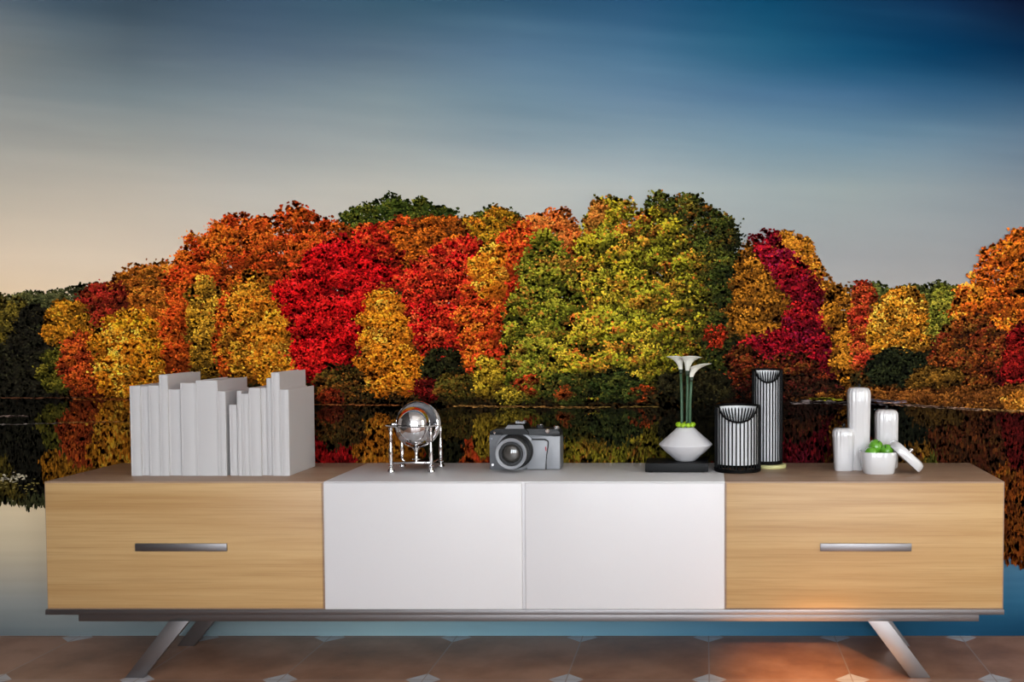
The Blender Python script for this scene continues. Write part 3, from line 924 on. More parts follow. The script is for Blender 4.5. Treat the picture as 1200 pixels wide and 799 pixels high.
line(-44, 466, 100, 466, 60, 16, 1.0, (110, 74, 52))
line(90, 467, 160, 468, 60, 10, 1.6, (186, 104, 46))
line(365, 474, 470, 474.5, 40, 10, 1.1, (140, 84, 44))
line(535, 475.5, 700, 477.5, 160, 10, 1.3, (196, 146, 80))
line(700, 477, 770, 476, 20, 8, 1.0, (110, 90, 44))
line(-44, 498, 70, 495.5, 90, 16, 1.2, (176, 166, 158), .15)
line(60, 495.5, 156, 493.5, 60, 12, 1.1, (214, 150, 80), .15)
line(-10, 488, 30, 487, 26, 8, 1.4, (120, 104, 96))
line(0, 560, 32, 558, 60, 4, 1.4, (190, 184, 160), 2.0)
line(0, 565, 50, 570, 40, 4, 1.4, (120, 110, 60), 4.0)
line(930, 471, 1010, 472, 70, 12, 1.6, (104, 96, 96), .8)
line(948, 467, 985, 468, 40, 8, 1.8, (140, 140, 36), .6)
line(1012, 468, 1060, 471, 50, 12, 1.2, (112, 106, 118), .5)
line(1005, 472, 1050, 474, 40, 12, 1.0, (90, 84, 92), .4)
line(1040, 473, 1150, 480, 120, 10, 1.3, (170, 140, 120), .4)
line(1150, 480, 1250, 483, 60, 10, 1.3, (196, 150, 90), .4)
P.build('glint', lake, 'pale glints and shoreline streaks on the printed water')
bank = Tree([(924, 470), (960, 464), (1010, 456), (1060, 456), (1100, 456), (1140, 454), (1180, 452), (1226, 448), (PX_R, 448), (PX_R, 486), (1226, 485), (1150, 481), (1100, 477), (1050, 472), (1000, 465)],
            [(120, 68, 22), (100, 56, 20), (138, 84, 28)], (60, 34, 14), puff=6, leaf=1.7, rough=2, label='brown reed bank at the right')
bank.draw(78, mural, 'printed_bank')
sun_bank = Tree([(1172, 470), (1184, 460), (1200, 455), (1226, 452), (1290, 452), (1290, 482), (1226, 482), (1180, 481)],
                [(206, 136, 42), (226, 160, 60), (186, 112, 32)], (110, 64, 18), puff=6, leaf=1.7, rough=2, label='sunlit golden reeds at the right edge')
sun_bank.draw(84, mural, 'printed_bank')

# ------------------------------------------------------------------ sideboard
TOP = at(600, 564.5, 0).z
XL, XR = at(50.5, 564.5, 0).x, at(1178, 564.5, 0).x
BOT = at(600, 714.5, 0).z
DEP = WALL - 0.002
sb = thing('sideboard', ((XL + XR) / 2, DEP / 2, 0), 'long low oak and white sideboard with drawers, doors and slanted metal legs', 'sideboard')
ox, oy = sb.location.x, sb.location.y


def sbx(px, py=640):
    return at(px, py, 0).x - ox


xa, xb = sbx(379.5), sbx(849.5)
xl, xr = XL - ox, XR - ox
y0, y1 = -oy, DEP - oy
FT = 0.016
for nm_, a, b in (('drawer_case', xl, xa), ('drawer_case', xb, xr)):
    obj(nm_, box(B(), (a, y0 + 0.004, BOT), (b, y1, TOP), 0.0012), M['edge'], sb)['label'] = 'oak drawer case with brown top'
obj('door_case', box(B(), (xa, y0 + 0.004, BOT), (xb, y1, TOP), 0.0012), M['white'], sb)['label'] = 'white case of the two doors'
# inset oak drawer fronts with flat pulls
for a, b, pa, pb, mt in ((xl, xa, 159, 266.5, 'dark'), (xb, xr, 961, 1068, 'light')):
    d = obj('drawer', box(B(), (a + 0.0035, y0 + 0.0005, BOT + 0.0035), (b - 0.0035, y0 + FT, TOP - 0.003), 0.0008), M['wood'], sb)
    za, zb = at(600, 645.5, 0).z, at(600, 636.5, 0).z
    obj('handle', box(B(), (sbx(pa), y0 - 0.004, za), (sbx(pb), y0 + 0.001, zb), 0.0008), M['metal'], d)['label'] = 'flat grey metal pull'
xm0, xm1 = sbx(612), sbx(615.5)
for a, b in ((xa + 0.001, xm0), (xm1, xb - 0.001)):
    obj('door', box(B(), (a, y0 - 0.002, BOT + 0.001), (b, y0 + FT, TOP - 0.002), 0.0022, 3), M['white'], sb)['label'] = 'glossy white door'
# metal plinth in two steps
z1 = at(600, 720.5, 0).z
z2 = at(600, 728, 0.012).z
obj('base_rail', box(B(), (sbx(52.5, 718), y0 + 0.001, z1), (sbx(1177, 718), y1, BOT), 0.0006), M['metal'], sb)
obj('base_rail', box(B(), (sbx(88, 724), y0 + 0.012, z2), (sbx(1149, 724), y1, z1), 0.0006), M['metal'], sb)


def leg(tx0, tx1, bx0, bx1, Y, th, ty, by):
    """a flat bar leaning outwards; corner columns are photo pixels on the plane Y"""
    a0, a1 = at(tx0, ty, Y), at(tx1, ty, Y)
    b0, b1 = on(bx0, by, 0), on(bx1, by, 0)
    out = [(a0.x - ox, z2 + 0.002), (a1.x - ox, z2 + 0.002), (b1.x - ox, 0), (b0.x - ox, 0)]
    return prism(B(), out, Y - oy, Y - oy + th, 0.0008)


YF = on(600, 794.5, 0).y
YB = on(600, 757, 0).y
for args in ((198, 221.5, 146, 167.5, YF, .012, 728, 794.5), (1017, 1041, 1067, 1091, YF, .012, 728, 794.5)):
    obj('leg', leg(*args), M['metal'], sb)
sc = (YF - CAMY) / (YB - CAMY)
for args in ((198, 221.5, 146, 167.5), (1017, 1041, 1067, 1091)):
    p = [VPX + (v - VPX) * sc for v in args]
    obj('leg', leg(p[0], p[1], p[2], p[3], YB, .012, HOR + (728 - HOR) * sc, 757), M['metal'], sb)

# ------------------------------------------------------------------ books (spines towards the room)
BK = [  # spine left, right, top (photo pixels), set-back in m, label
    (154, 166.3, 452.3, 0, 'white book at the left end of the row'),
    (167, 175.6, 452.6, .004, 'thin white book set back, second from the left end'),
    (175.8, 188.3, 451.8, 0, 'white book just left of the tall book in the left half'),
    (188.6, 198.6, 439.2, 0, 'tall narrow white book rising above the left half of the row'),
    (199.4, 212.8, 456.4, .004, 'low white book just right of the tall narrow book'),
    (213.2, 231.0, 448.8, 0, 'wide white book left of the widest book'),
    (231.2, 256.6, 445.8, 0, 'widest white book in the middle of the row'),
    (256.8, 265.8, 458.6, 0, 'thin lower white book right of the widest book'),
    (269.8, 278.8, 474.2, .002, 'shortest white book in the row, beside the gap'),
    (279.2, 284.4, 458.0, 0, 'thinnest white book, right of the shortest book'),
    (284.6, 292.8, 461.4, 0, 'narrow white book between the thinnest book and a broader one'),
    (293.0, 306.6, 454.6, 0, 'medium white book right of two thin short books'),
    (307.2, 313.8, 454.6, .006, 'thin white book set back right of the medium book'),
    (314.0, 319.4, 443.2, .004, 'very thin tall white book left of the tallest book'),
    (319.6, 329.4, 436.6, 0, 'tallest white book near the right end of the row'),
    (329.6, 339.6, 456.6, 0, 'white book at the right end showing its cover'),
]
YBK = on(250, 557.5, TOP).y
BD = 0.152
for l, r, t, sbk, lab in BK:
    Y = YBK + sbk
    a, b = at(l, 557.5, Y).x, at(r, 557.5, Y).x
    h = at((l + r) / 2, t, Y).z - TOP
    wd = b - a
    o = thing('book', ((a + b) / 2, Y, TOP), lab + ' on the oak top', 'book', 'white books on the sideboard')
    c = min(0.0025, wd * 0.16)
    bm = box(B(), (-wd / 2, 0, 0), (-wd / 2 + c, BD, h), 0.0005, 1)
    box(bm, (wd / 2 - c, 0, 0), (wd / 2, BD, h), 0.0005, 1)
    # a softly rounded spine joins the boards
    n, ring = 6, []
    for k in range(n + 1):
        g = -wd / 2 + 0.0003 + (wd - 0.0006) * k / n
        ring.append((g, 0.0014 * (2 * k / n - 1) ** 2))
    out = ring + [(wd / 2 - 0.0003, 0.004), (-wd / 2 + 0.0003, 0.004)]
    ring_loft(bm, [[(p, q, 0) for p, q in out], [(p, q, h) for p, q in out]])
    obj('cover', bm, M['book'], o, smooth=25)
    obj('page_block', box(B(), (-wd / 2 + c * .9, 0.0038, 0.002), (wd / 2 - c * .9, BD - 0.003, h - 0.002)), M['page'], o, smooth=0)

# ------------------------------------------------------------------ chrome globe on its stand
g0 = on(480.5, 554, TOP)
g1 = on(493.5, 547.6, TOP)
gY = (g0.y + g1.y) / 2
gx0 = at(487.5, 498, gY)
gl = thing('desk_globe', (gx0.x, gY, TOP), 'polished chrome globe with raised lid on a small four-legged stand', 'globe ornament')
hx = (on(504, 554, TOP).x - on(457, 554, TOP).x) / 2
hy = (g1.y - g0.y) / 2
zr = at(487, 498.0, gY).z - TOP       # height of the horizontal ring
prof = [(0.0, 0), (0.0062, 0.0), (0.0078, 0.003), (0.0070, 0.007), (0.0035, 0.0095), (0.0030, 0.0115), (0.0058, 0.0135), (0.0060, 0.016), (0.0034, 0.018), (0.0036, 0.024),
        (0.0046, 0.034), (0.0042, 0.050), (0.0030, 0.066), (0.0026, zr - 0.022), (0.0042, zr - 0.016), (0.0028, zr - 0.012), (0.0044, zr - 0.004), (0.0030, zr - 0.001), (0.0, zr - 0.001)]
for sx_ in (-1, 1):
    for sy_ in (-1, 1):
        obj('leg', lathe(B(), prof, 20, Matrix.Translation((sx_ * hx, sy_ * hy, 0)), cap=False), M['chrome'], gl)
# shelf with a scalloped plate, and the post under the bowl
bm = box(B(), (-hx - .002, -hy - .002, 0.0205), (hx + .002, hy + .002, 0.0245), 0.0012)
obj('shelf', bm, M['chrome'], gl)
rb = 0.0495
obj('post', lathe(B(), [(0.0, 0.024), (0.011, 0.0245), (0.010, 0.027), (0.004, 0.029), (0.0032, 0.036), (0.0045, 0.042), (0.0095, zr - rb - 0.001), (0.0, zr - rb + 0.003)], 20, cap=False), M['chrome'], gl)
# horizontal frame ring: flat, octagonal outside, round inside
n = 64
rin = 0.0535
outs = []
for k in range(n):
    a = 2 * PI * k / n
    ro = 0.0665 * math.cos(PI / 8) / math.cos(((a + PI / 8) % (PI / 4)) - PI / 8)
    outs.append((math.cos(a), math.sin(a), ro))
bm = B()
ring_loft(bm, [[(c * rin, s * rin, zr + z) for c, s, _ in outs] for z in (0.0028, 0.0)] +
          [[(c * ro, s * ro, zr + z) for c, s, ro in outs] for z in (0.0, 0.0028)] + [[(c * rin, s * rin, zr + 0.0028) for c, s, _ in outs]], False, False)
obj('frame_ring', bm, M['chrome'], gl)
# lower bowl (half shell below the ring), inner sphere, and the lid swung back behind it
def shell(R, th, a0, a1, mat, n=48, m=18):
    pr = [(R * math.cos(a0 + (a1 - a0) * i / m), R * math.sin(a0 + (a1 - a0) * i / m)) for i in range(m + 1)]
    pr += [((R - th) * math.cos(a1 + (a0 - a1) * i / m), (R - th) * math.sin(a1 + (a0 - a1) * i / m)) for i in range(m + 1)]
    pr.append(pr[0])
    return lathe(B(), pr, n, mat, cap=False)
obj('bowl', shell(rb, 0.002, -PI / 2 + 0.01, 0.0, Matrix.Translation((0, 0, zr))), M['chrome'], gl)
bm = B()
bmesh.ops.create_uvsphere(bm, u_segments=48, v_segments=28, radius=0.0405)
bmesh.ops.translate(bm, vec=(-0.002, -0.003, zr + 0.002), verts=bm.verts)
obj('sphere', bm, M['chrome'], gl, smooth=180)
# the lid opens towards the room: its axis points back, tipped a little to the right
mt = Matrix.Translation((0.001, 0.004, zr + 0.001)) @ Matrix.Rotation(math.radians(-14), 4, 'Z') @ Matrix.Rotation(math.radians(-96), 4, 'X')
obj('lid', shell(0.0522, 0.0025, 0.0, PI / 2 - 0.01, mt, 56, 20), M['satin'], gl)
bm = B()
tube(bm, [mt @ Vector((0.0512 * math.cos(2 * PI * i / 56), 0.0512 * math.sin(2 * PI * i / 56), 0)) for i in range(56)], 0.0022, 8, True)
obj('lid_rim', bm, M['chrome'], gl)

# ------------------------------------------------------------------ reflex camera
c0 = on(615, 550.3, TOP)
kx = (at(656.8, 550, c0.y).x - at(573.8, 550, c0.y).x) / 83.0     # metres per pixel on its front plane
cm = thing('film_camera', (at(573.8, 550, c0.y).x, c0.y, TOP), 'grey and black reflex camera with a big round lens, lens facing the room', 'camera')


def cp(px, py):
    return (px - 573.8) * kx, (550.3 - py) * kx


W_ = 83.0 * kx
CD = 0.050
prism_pts = [cp(573.8, 550.3), cp(656.2, 550.3), cp(656.8, 547), cp(657, 514), cp(655, 509), cp(574.2, 509), cp(573.8, 512)]
obj('body', prism(B(), prism_pts, 0, CD, 0.002), M['cam_body'], cm)
tp = [cp(574.2, 509.3), cp(574.6, 505.5), cp(577.5, 503.4), cp(583, 502.6), cp(600, 502.4), cp(645, 502.4), cp(654, 503.4), cp(656.6, 506.5), cp(656.8, 511), cp(640, 510.2), cp(622, 509.6)]
obj('top_plate', prism(B(), tp, -0.0012, CD - 0.002, 0.0015), M['cam_dark'], cm)
# pale right-hand shell around the grip
pl = [cp(622, 511), cp(638, 511), cp(656.6, 510.8), cp(656.4, 549.4), cp(640.6, 549.4), cp(641, 540), cp(642, 530), cp(643.4, 522), cp(643.6, 517), cp(640, 514.6), cp(626, 513.8)]
obj('side_shell', prism(B(), pl, -0.0035, 0.004, 0.001), M['cam_light'], cm)
gp = [cp(621, 515), cp(638.5, 515.2), cp(642, 516.8), cp(642.6, 519.5), cp(641.6, 526), cp(640.4, 533), cp(639.8, 541), cp(639.6, 549.4), cp(618, 549.4)]
gr = obj('grip', prism(B(), gp, -0.006, 0.004, 0.0018), M['cam_light'], cm)
obj('seam', prism(B(), [cp(622, 513.4), cp(639.5, 513.6), cp(643.4, 516), cp(643.7, 519.5), cp(642.8, 526), cp(641.6, 533), cp(641, 541), cp(640.8, 549.6), cp(639.4, 549.6), cp(639.7, 541), cp(640.2, 533), cp(641.4, 526), cp(642.3, 519.5), cp(641.8, 517), cp(638.5, 515), cp(622, 515)], -0.0042, 0.002), M['cam_black'], cm, smooth=0)
obj('red_mark', prism(B(), [cp(639.4, 523.6), cp(640.6, 522.2), cp(641.2, 527), cp(640, 528.2)], -0.0072, -0.004, 0.0002), M['red'], gr, smooth=0)
# pentaprism hump: black band below, pale sloping roof, hot shoe on top
bm = B()
ring_loft(bm, [[(cp(590, 0)[0], -0.010, cp(0, 508.5)[1]), (cp(621, 0)[0], -0.010, cp(0, 508.5)[1]), (cp(622, 0)[0], CD * .8, cp(0, 508.5)[1]), (cp(589, 0)[0], CD * .8, cp(0, 508.5)[1])],
               [(cp(591.6, 0)[0], -0.010, cp(0, 502)[1]), (cp(617, 0)[0], -0.010, cp(0, 502)[1]), (cp(619, 0)[0], CD * .8, cp(0, 502)[1]), (cp(590, 0)[0], CD * .8, cp(0, 502)[1])],
               [(cp(595.6, 0)[0], 0.002, cp(0, 496.4)[1]), (cp(613.6, 0)[0], 0.002, cp(0, 496.4)[1]), (cp(617, 0)[0], CD * .6, cp(0, 496)[1]), (cp(594, 0)[0], CD * .6, cp(0, 496)[1])]])
bmesh.ops.bevel(bm, geom=bm.edges[:], offset=0.001, segments=2, affect='EDGES')
hp = obj('prism_housing', bm, M['cam_black'], cm)
bm = B()
q = 0.0012
ring_loft(bm, [[(cp(592.8, 0)[0], -0.0104, cp(0, 501.6)[1]), (cp(615.6, 0)[0], -0.0104, cp(0, 501.6)[1]), (cp(612.8, 0)[0], 0.0012, cp(0, 496.9)[1]), (cp(596.4, 0)[0], 0.0012, cp(0, 496.9)[1])],
               [(cp(592.8, 0)[0], -0.0090, cp(0, 501.6)[1]), (cp(615.6, 0)[0], -0.0090, cp(0, 501.6)[1]), (cp(612.8, 0)[0], 0.0030, cp(0, 496.9)[1]), (cp(596.4, 0)[0], 0.0030, cp(0, 496.9)[1])]])
obj('prism_plate', bm, M['cam_light'], hp, smooth=0)
bm = box(B(), (cp(604, 0)[0], 0.006, cp(0, 496.4)[1]), (cp(614.6, 0)[0], 0.028, cp(0, 494.6)[1]), 0.0004)
box(bm, (cp(604, 0)[0], 0.006, cp(0, 494.8)[1]), (cp(606.4, 0)[0], 0.028, cp(0, 493.6)[1]), 0.0003)
box(bm, (cp(612.4, 0)[0], 0.006, cp(0, 494.8)[1]), (cp(614.6, 0)[0], 0.028, cp(0, 493.6)[1]), 0.0003)
obj('hot_shoe', bm, M['cam_light'], hp, smooth=0)


def dial(name, px, pz0, pz1, r, y, mat, knurl=True):
    n = 48
    x = cp(px, 0)[0]
    za, zb = cp(0, pz0)[1], cp(0, pz1)[1]
    rr = [r * (1 - (0.05 if knurl and k % 2 else 0)) for k in range(n)]
    bm = B()
    ring_loft(bm, [[(x + q_ * rr[k] * math.cos(2 * PI * k / n), y + q_ * rr[k] * math.sin(2 * PI * k / n), z) for k in range(n)]
                   for q_, z in ((1, za), (1, zb - 0.0008), (0.86, zb), (0.3, zb + 0.0002))])
    return obj(name, bm, mat, cm)


dial('mode_dial', 631.5, 503, 498.6, 0.0088, 0.022, M['cam_dark'])
dial('mode_dial_cap', 632, 498.8, 497.6, 0.0060, 0.022, M['chrome'], False)
dial('shutter_dial', 650.5, 503, 499.8, 0.0070, 0.026, M['chrome'])
# the round chrome shutter button on the front edge, small screws and lamp
def disc(name, px, py, r, d, mat, y=-0.001):
    x, z = cp(px, py)
    m = Matrix.Translation((x, y, z)) @ Matrix.Rotation(PI / 2, 4, 'X')
    return obj(name, lathe(B(), [(0, 0), (r, 0), (r, d * .7), (r * .8, d), (0, d)], 24, m, cap=False), mat, cm)
disc('shutter_button', 642.2, 504.5, 0.0056, 0.006, M['chrome'])
disc('flash_socket', 580.2, 506.8, 0.0030, 0.003, M['chrome'])
disc('lug', 577, 513.6, 0.0024, 0.003, M['cam_light'])
disc('release_button', 578, 544.2, 0.0034, 0.004, M['chrome'])
# lens: mount, barrel with grip ribs, pale front ring, domed glass
fy = -0.066
lx0, lz0 = cp(606.6, 529.2)
lc = at(598.4, 532.0, c0.y + fy)
lx, lz = lc.x - cm.location.x, lc.z - TOP
mL = Matrix.Translation((lx, 0, lz)) @ Matrix.Rotation(PI / 2, 4, 'X')    # local z runs out towards the room
s_ = (c0.y + fy - CAMY) / F
Rf = 18.5 * s_
ln = obj('lens', lathe(B(), [(Rf * .9, -0.002), (Rf * 1.16, 0.0), (Rf * 1.16, 0.006), (Rf * 1.04, 0.010), (Rf * 1.04, 0.026), (Rf * 1.00, 0.028), (Rf * 1.00, 0.034), (Rf * 1.05, 0.036), (Rf * 1.05, 0.052), (Rf * .98, 0.054), (Rf * .96, 0.060), (Rf * .6, 0.060), (Rf * .6, -0.002)], 72, mL, cap=False), M['cam_dark'], cm)
obj('mount_collar', lathe(B(), [(Rf * 1.1, -0.001), (Rf * 1.32, -0.001), (Rf * 1.30, 0.004), (Rf * 1.17, 0.006), (Rf * 1.1, 0.006)], 64, mL, cap=False), M['cam_light'], cm)
bm = B()
for k in range(60):
    a = 2 * PI * k / 60
    m = mL @ Matrix.Rotation(a, 4, 'Z')
    r_ = bmesh.ops.create_cube(bm, size=1.0)
    bmesh.ops.scale(bm, vec=(0.0014, 0.0014, 0.014), verts=r_['verts'])
    bmesh.ops.translate(bm, vec=(Rf * 1.05, 0, 0.044), verts=r_['verts'])
    bmesh.ops.transform(bm, matrix=m, verts=r_['verts'])
obj('focus_ribs', bm, M['cam_black'], ln, smooth=0)
obj('front_ring', lathe(B(), [(Rf * .94, 0.055), (Rf * 1.0, 0.060), (Rf * 1.0, 0.065), (Rf * .95, 0.0665), (Rf * .80, 0.064), (Rf * .755, 0.060), (Rf * .74, 0.056)], 72, mL, cap=False), M['cam_light'], ln)
obj('inner_ring', lathe(B(), [(Rf * .77, 0.0615), (Rf * .71, 0.0575), (Rf * .70, 0.053), (Rf * .78, 0.053)], 72, mL, cap=False), M['cam_black'], ln)
obj('front_glass', lathe(B(), [(Rf * .72 * math.sin(a), 0.041 + 0.018 * math.cos(a)) for a in [PI / 2 * i / 14 for i in range(14, -1, -1)]], 64, mL, cap=False), M['glass'], ln, smooth=180)

# ------------------------------------------------------------------ black tray, vase and callas
t0 = on(793, 553.8, TOP)
ta, tb = at(756, 553.8, t0.y).x, at(830, 553.8, t0.y).x
th = at(793, 542.8, t0.y).z - TOP
td = 0.095
tr = thing('display_block', ((ta + tb) / 2, t0.y + td / 2, TOP), 'flat black block carrying the white flower vase', 'display block')
obj('slab', box(B(), (-(tb - ta) / 2, -td / 2, 0.0015), ((tb - ta) / 2, td / 2, th), 0.0012), M['black'], tr)
bm = B()
for a in (-1, 1):
    for b in (-1, 1):
        lathe(bm, [(0, 0), (0.005, 0), (0.005, 0.002), (0, 0.002)], 16, Matrix.Translation((a * ((tb - ta) / 2 - .012), b * (td / 2 - .012), 0)), cap=False)
obj('felt_feet', bm, M['cam_dark'], tr)['kind'] = 'stuff'
vY = t0.y + td / 2
vb = at(803.5, 541.5, vY)
vz = TOP + th
u = (vY - CAMY) / F
va = thing('flower_vase', (vb.x, vY, vz), 'white angular spindle-shaped vase on the black block', 'vase')
zz = lambda py: at(803.5, py, vY).z - vz
H = zz(500.5)
zw = zz(520.5)
pr = [(0, 0), (10.6 * u, 0), (11.6 * u, 0.001), (15 * u, zw * .18), (24 * u, zw * .58), (30.6 * u, zw * .93), (31.5 * u, zw), (30.6 * u, zw * 1.07), (24 * u, zw + (H - zw) * .36), (17 * u, zw + (H - zw) * .66), (11.5 * u, zw + (H - zw) * .92), (9.4 * u, H), (8.2 * u, H), (8.2 * u, H - .004), (14 * u, zw), (4 * u, .004), (0, .004)]
obj('vase_body', lathe(B(), pr, 72, cap=False), M['vase'], va, smooth=50)
# a wreath of lime-green beads around the neck
ms = thing('bead_wreath', (vb.x, vY, vz + H - 0.0006), 'lime green beaded wreath lying on the mouth of the vase', 'wreath')
nb = 9
R_ = 8.9 * u
obj('cord', tube(B(), [(R_ * math.cos(2 * PI * k / 40), R_ * math.sin(2 * PI * k / 40), 0.0066) for k in range(40)], 0.0022, 8, True) or None, M['moss'], ms)
for k in range(nb):
    a = 2 * PI * k / nb + .2
    bm = B()
    bmesh.ops.create_uvsphere(bm, u_segments=20, v_segments=12, radius=0.0060)
    bmesh.ops.scale(bm, vec=(1.0, 1.0, 0.9), verts=bm.verts)
    bmesh.ops.translate(bm, vec=(R_ * math.cos(a), R_ * math.sin(a), 0.0066), verts=bm.verts)
    obj('bead', bm, M['moss'], ms, smooth=180)


def calla(sx_, bx, btop, bbot, lip0, lip1, dy, ly, label, lean):
    """stem at photo column sx_, bloom from btop (rim) to bbot (throat), rim from column lip0 to lip1"""
    Y = vY + dy
    P0 = at(sx_, 497, Y)
    z0 = vz + zw * 0.62
    o = thing('calla_lily', (P0.x, Y, z0), label, 'flower', 'calla lilies in the vase')
    T1 = at(bx, bbot + 1, Y + ly)
    top = Vector((T1.x - P0.x, ly, T1.z - z0))
    obj('stem', tube(B(), [(0, 0, 0), (0, top.y * .15, top.z * .4), (top.x * .3, top.y * .55, top.z * .75), tuple(top)], [0.0034, 0.0034, 0.0032, 0.0030], 14), M['stem'], o, smooth=180)
    # the spathe: a funnel opening from the throat into a wide rolled lip
    zt = at(bx, btop, Y + ly).z - z0
    l0, l1 = at(lip0, btop, Y + ly).x - P0.x, at(lip1, btop, Y + ly).x - P0.x
    mid, hw = (l0 + l1) / 2, (l1 - l0) / 2
    n, rings = 40, []
    for w_ in (0.0, .12, .3, .5, .68, .82, .92, .98, 1.0):
        rad = 0.0032 + (hw - 0.0032) * (0.16 * w_ + 0.20 * w_ ** 2 + 0.64 * w_ ** 7)
        cxx = top.x + (mid - top.x) * w_ ** 3
        ring = []
        for k in range(n):
            a = 2 * PI * k / n
            tip = max(0.0, math.cos(a - (0 if lean >= 0 else PI))) ** 6
            zq = top.z + (zt - top.z) * w_ + w_ ** 4 * (abs(lean) * (0.35 * math.cos(a) * (1 if lean > 0 else -1)) - 0.0012 * math.cos(2 * a))
            rr = rad * (1 + 0.10 * tip * w_ ** 4)
            ring.append((cxx + rr * math.cos(a), top.y + rr * 0.62 * math.sin(a), zq))
        rings.append(ring)
    inner = []
    for ring in rings[::-1]:
        m = Vector((sum(p[0] for p in ring) / n, top.y, 0))
        inner.append([(m.x + (p[0] - m.x) * .9, m.y + (p[1] - m.y) * .9, p[2] + 0.0004) for p in ring])
    sp_ = obj('spathe', ring_loft(B(), rings + inner[:-1]), M['petal'], o, smooth=180)
    obj('throat', ring_loft(B(), [[(top.x + (p[0] - top.x) * 1.06, top.y + (p[1] - top.y) * 1.06, p[2] - 0.0008) for p in r] for r in rings[:3]]), M['calyx'], o, smooth=180)
    obj('spadix', tube(B(), [(top.x, top.y, top.z + .004), (top.x + (mid - top.x) * .3, top.y, top.z + (zt - top.z) * .55), (top.x + (mid - top.x) * .6, top.y, top.z + (zt - top.z) * .86)], [.0016, .002, .001], 10), M['cream'], sp_, smooth=180)


calla(799.0, 797.8, 418.0, 437.5, 781.5, 803.5, 0.006, 0.016, 'white calla lily with the thickest stem, leftmost of the three in the vase', -.004)
calla(805.4, 805.6, 418.0, 439.5, 795, 822.0, 0.001, 0.0, 'white calla lily at the centre of the vase, flat-topped, between the other two', 0.0)
calla(808.4, 810.0, 427.6, 446.0, 808.0, 833.0, -0.003, -0.022, 'lowest white calla lily in the vase, its lip curling out to the right', .012)

# ------------------------------------------------------------------ black wire candle holders
def holder(cx, w_px, by, ty, dip_px, nw, label, depth_off=0.0, lin_bottom=0.1, lift=0.0):
    Yf = on(cx, by, TOP + lift).y
    R = w_px / 2 * (Yf - CAMY) / F
    Yc = Yf + R
    R = w_px / 2 * (Yc - CAMY) / F
    P = at(cx, by, Yf)
    X = at(cx, by, Yc).x
    H = at(cx, ty, Yc).z - (TOP + lift)
    dip = dip_px * (Yc - CAMY) / F
    o = thing('wire_candle_holder', (X, Yc, TOP + lift), label, 'candle holder', 'black wire candle holders')
    wr = 0.00155

    def rim(a):      # a = 0 faces the room
        x = math.sin(a) / 0.82
        if math.cos(a) > 0 and abs(x) < 1:
            return H - dip * math.sqrt(1 - x * x)
        return H
    bm = B()
    for k in range(nw):
        a = 2 * PI * (k + .5) / nw
        x, y = R * math.sin(a), -R * math.cos(a)
        tube(bm, [(x, y, 0.001), (x, y, rim(a))], wr, 6)
        if math.cos(a) < 0.1:
            # the back wires fold over the rim and curve down inside the mouth
            pts = []
            for j in range(7):
                s = j / 6
                f = 1 - 0.24 * math.sin(s * PI / 2) ** 1.0
                pts.append((x * f * (1 - .28 * s * s), y * f, H - 0.0006 - dip * 1.5 * s))
            tube(bm, pts, wr * 1.1, 6)
    obj('wire_cage', bm, M['wire'], o)
    bm = B()
    m_ = 96
    tube(bm, [(R * math.sin(2 * PI * k / m_), -R * math.cos(2 * PI * k / m_), rim(2 * PI * k / m_)) for k in range(m_)], 0.0021, 8, True)
    obj('rim', bm, M['wire'], o)
    bm = B()
    for z, f in ((0.0024, 1.0), (0.0062, 1.01)):
        tube(bm, [(R * f * math.sin(2 * PI * k / m_), -R * f * math.cos(2 * PI * k / m_), z) for k in range(m_)], 0.0022, 8, True)
    for k in range(5):
        xx = R * (-0.8 + 0.4 * k)
        yy = math.sqrt(R * R - xx * xx)
        tube(bm, [(xx, -yy, 0.002), (xx, yy, 0.002)], 0.0014, 6)
    obj('base_ring', bm, M['wire'], o)
    # frosted white sleeve inside the wires
    z0 = lin_bottom * H
    rings = [[(f * R * math.sin(2 * PI * k / m_), -f * R * math.cos(2 * PI * k / m_), z) for k in range(m_)] for f, z in ((.93, z0),)]
    up = [(.93 * R * math.sin(2 * PI * k / m_), -.93 * R * math.cos(2 * PI * k / m_), rim(2 * PI * k / m_) - 0.003) for k in range(m_)]
    upi = [(.915 * R * math.sin(2 * PI * k / m_), -.915 * R * math.cos(2 * PI * k / m_), rim(2 * PI * k / m_) - 0.003) for k in range(m_)]
    lo = [(.915 * R * math.sin(2 * PI * k / m_), -.915 * R * math.cos(2 * PI * k / m_), z0) for k in range(m_)]
    bm = B()
    ring_loft(bm, [rings[0], up, upi, lo, rings[0]], False, False)
    obj('sleeve', bm, M['liner'], o)
    return o, X, Yc, R


DISC_T = 0.008
_, X_, Y_, R2 = holder(899.0, 35.0, 545.0, 433, 14.0, 30, 'taller black wire holder standing on a cream disc', lin_bottom=0.03, lift=DISC_T)
ds = thing('cream_disc', (X_ + 0.007, Y_ - 0.008, TOP), 'round cream wooden disc under the taller wire holder', 'coaster')
obj('disc_plate', lathe(B(), [(0, 0), (R2 * 1.03, 0), (R2 * 1.06, 0.0015), (R2 * 1.06, DISC_T - 0.0015), (R2 * 1.03, DISC_T), (0, DISC_T)], 64, cap=False), M['cream'], ds)
holder(864.3, 53.0, 555.0, 475.5, 17.0, 36, 'shorter wider black wire holder in front of the taller one', lin_bottom=0.12)

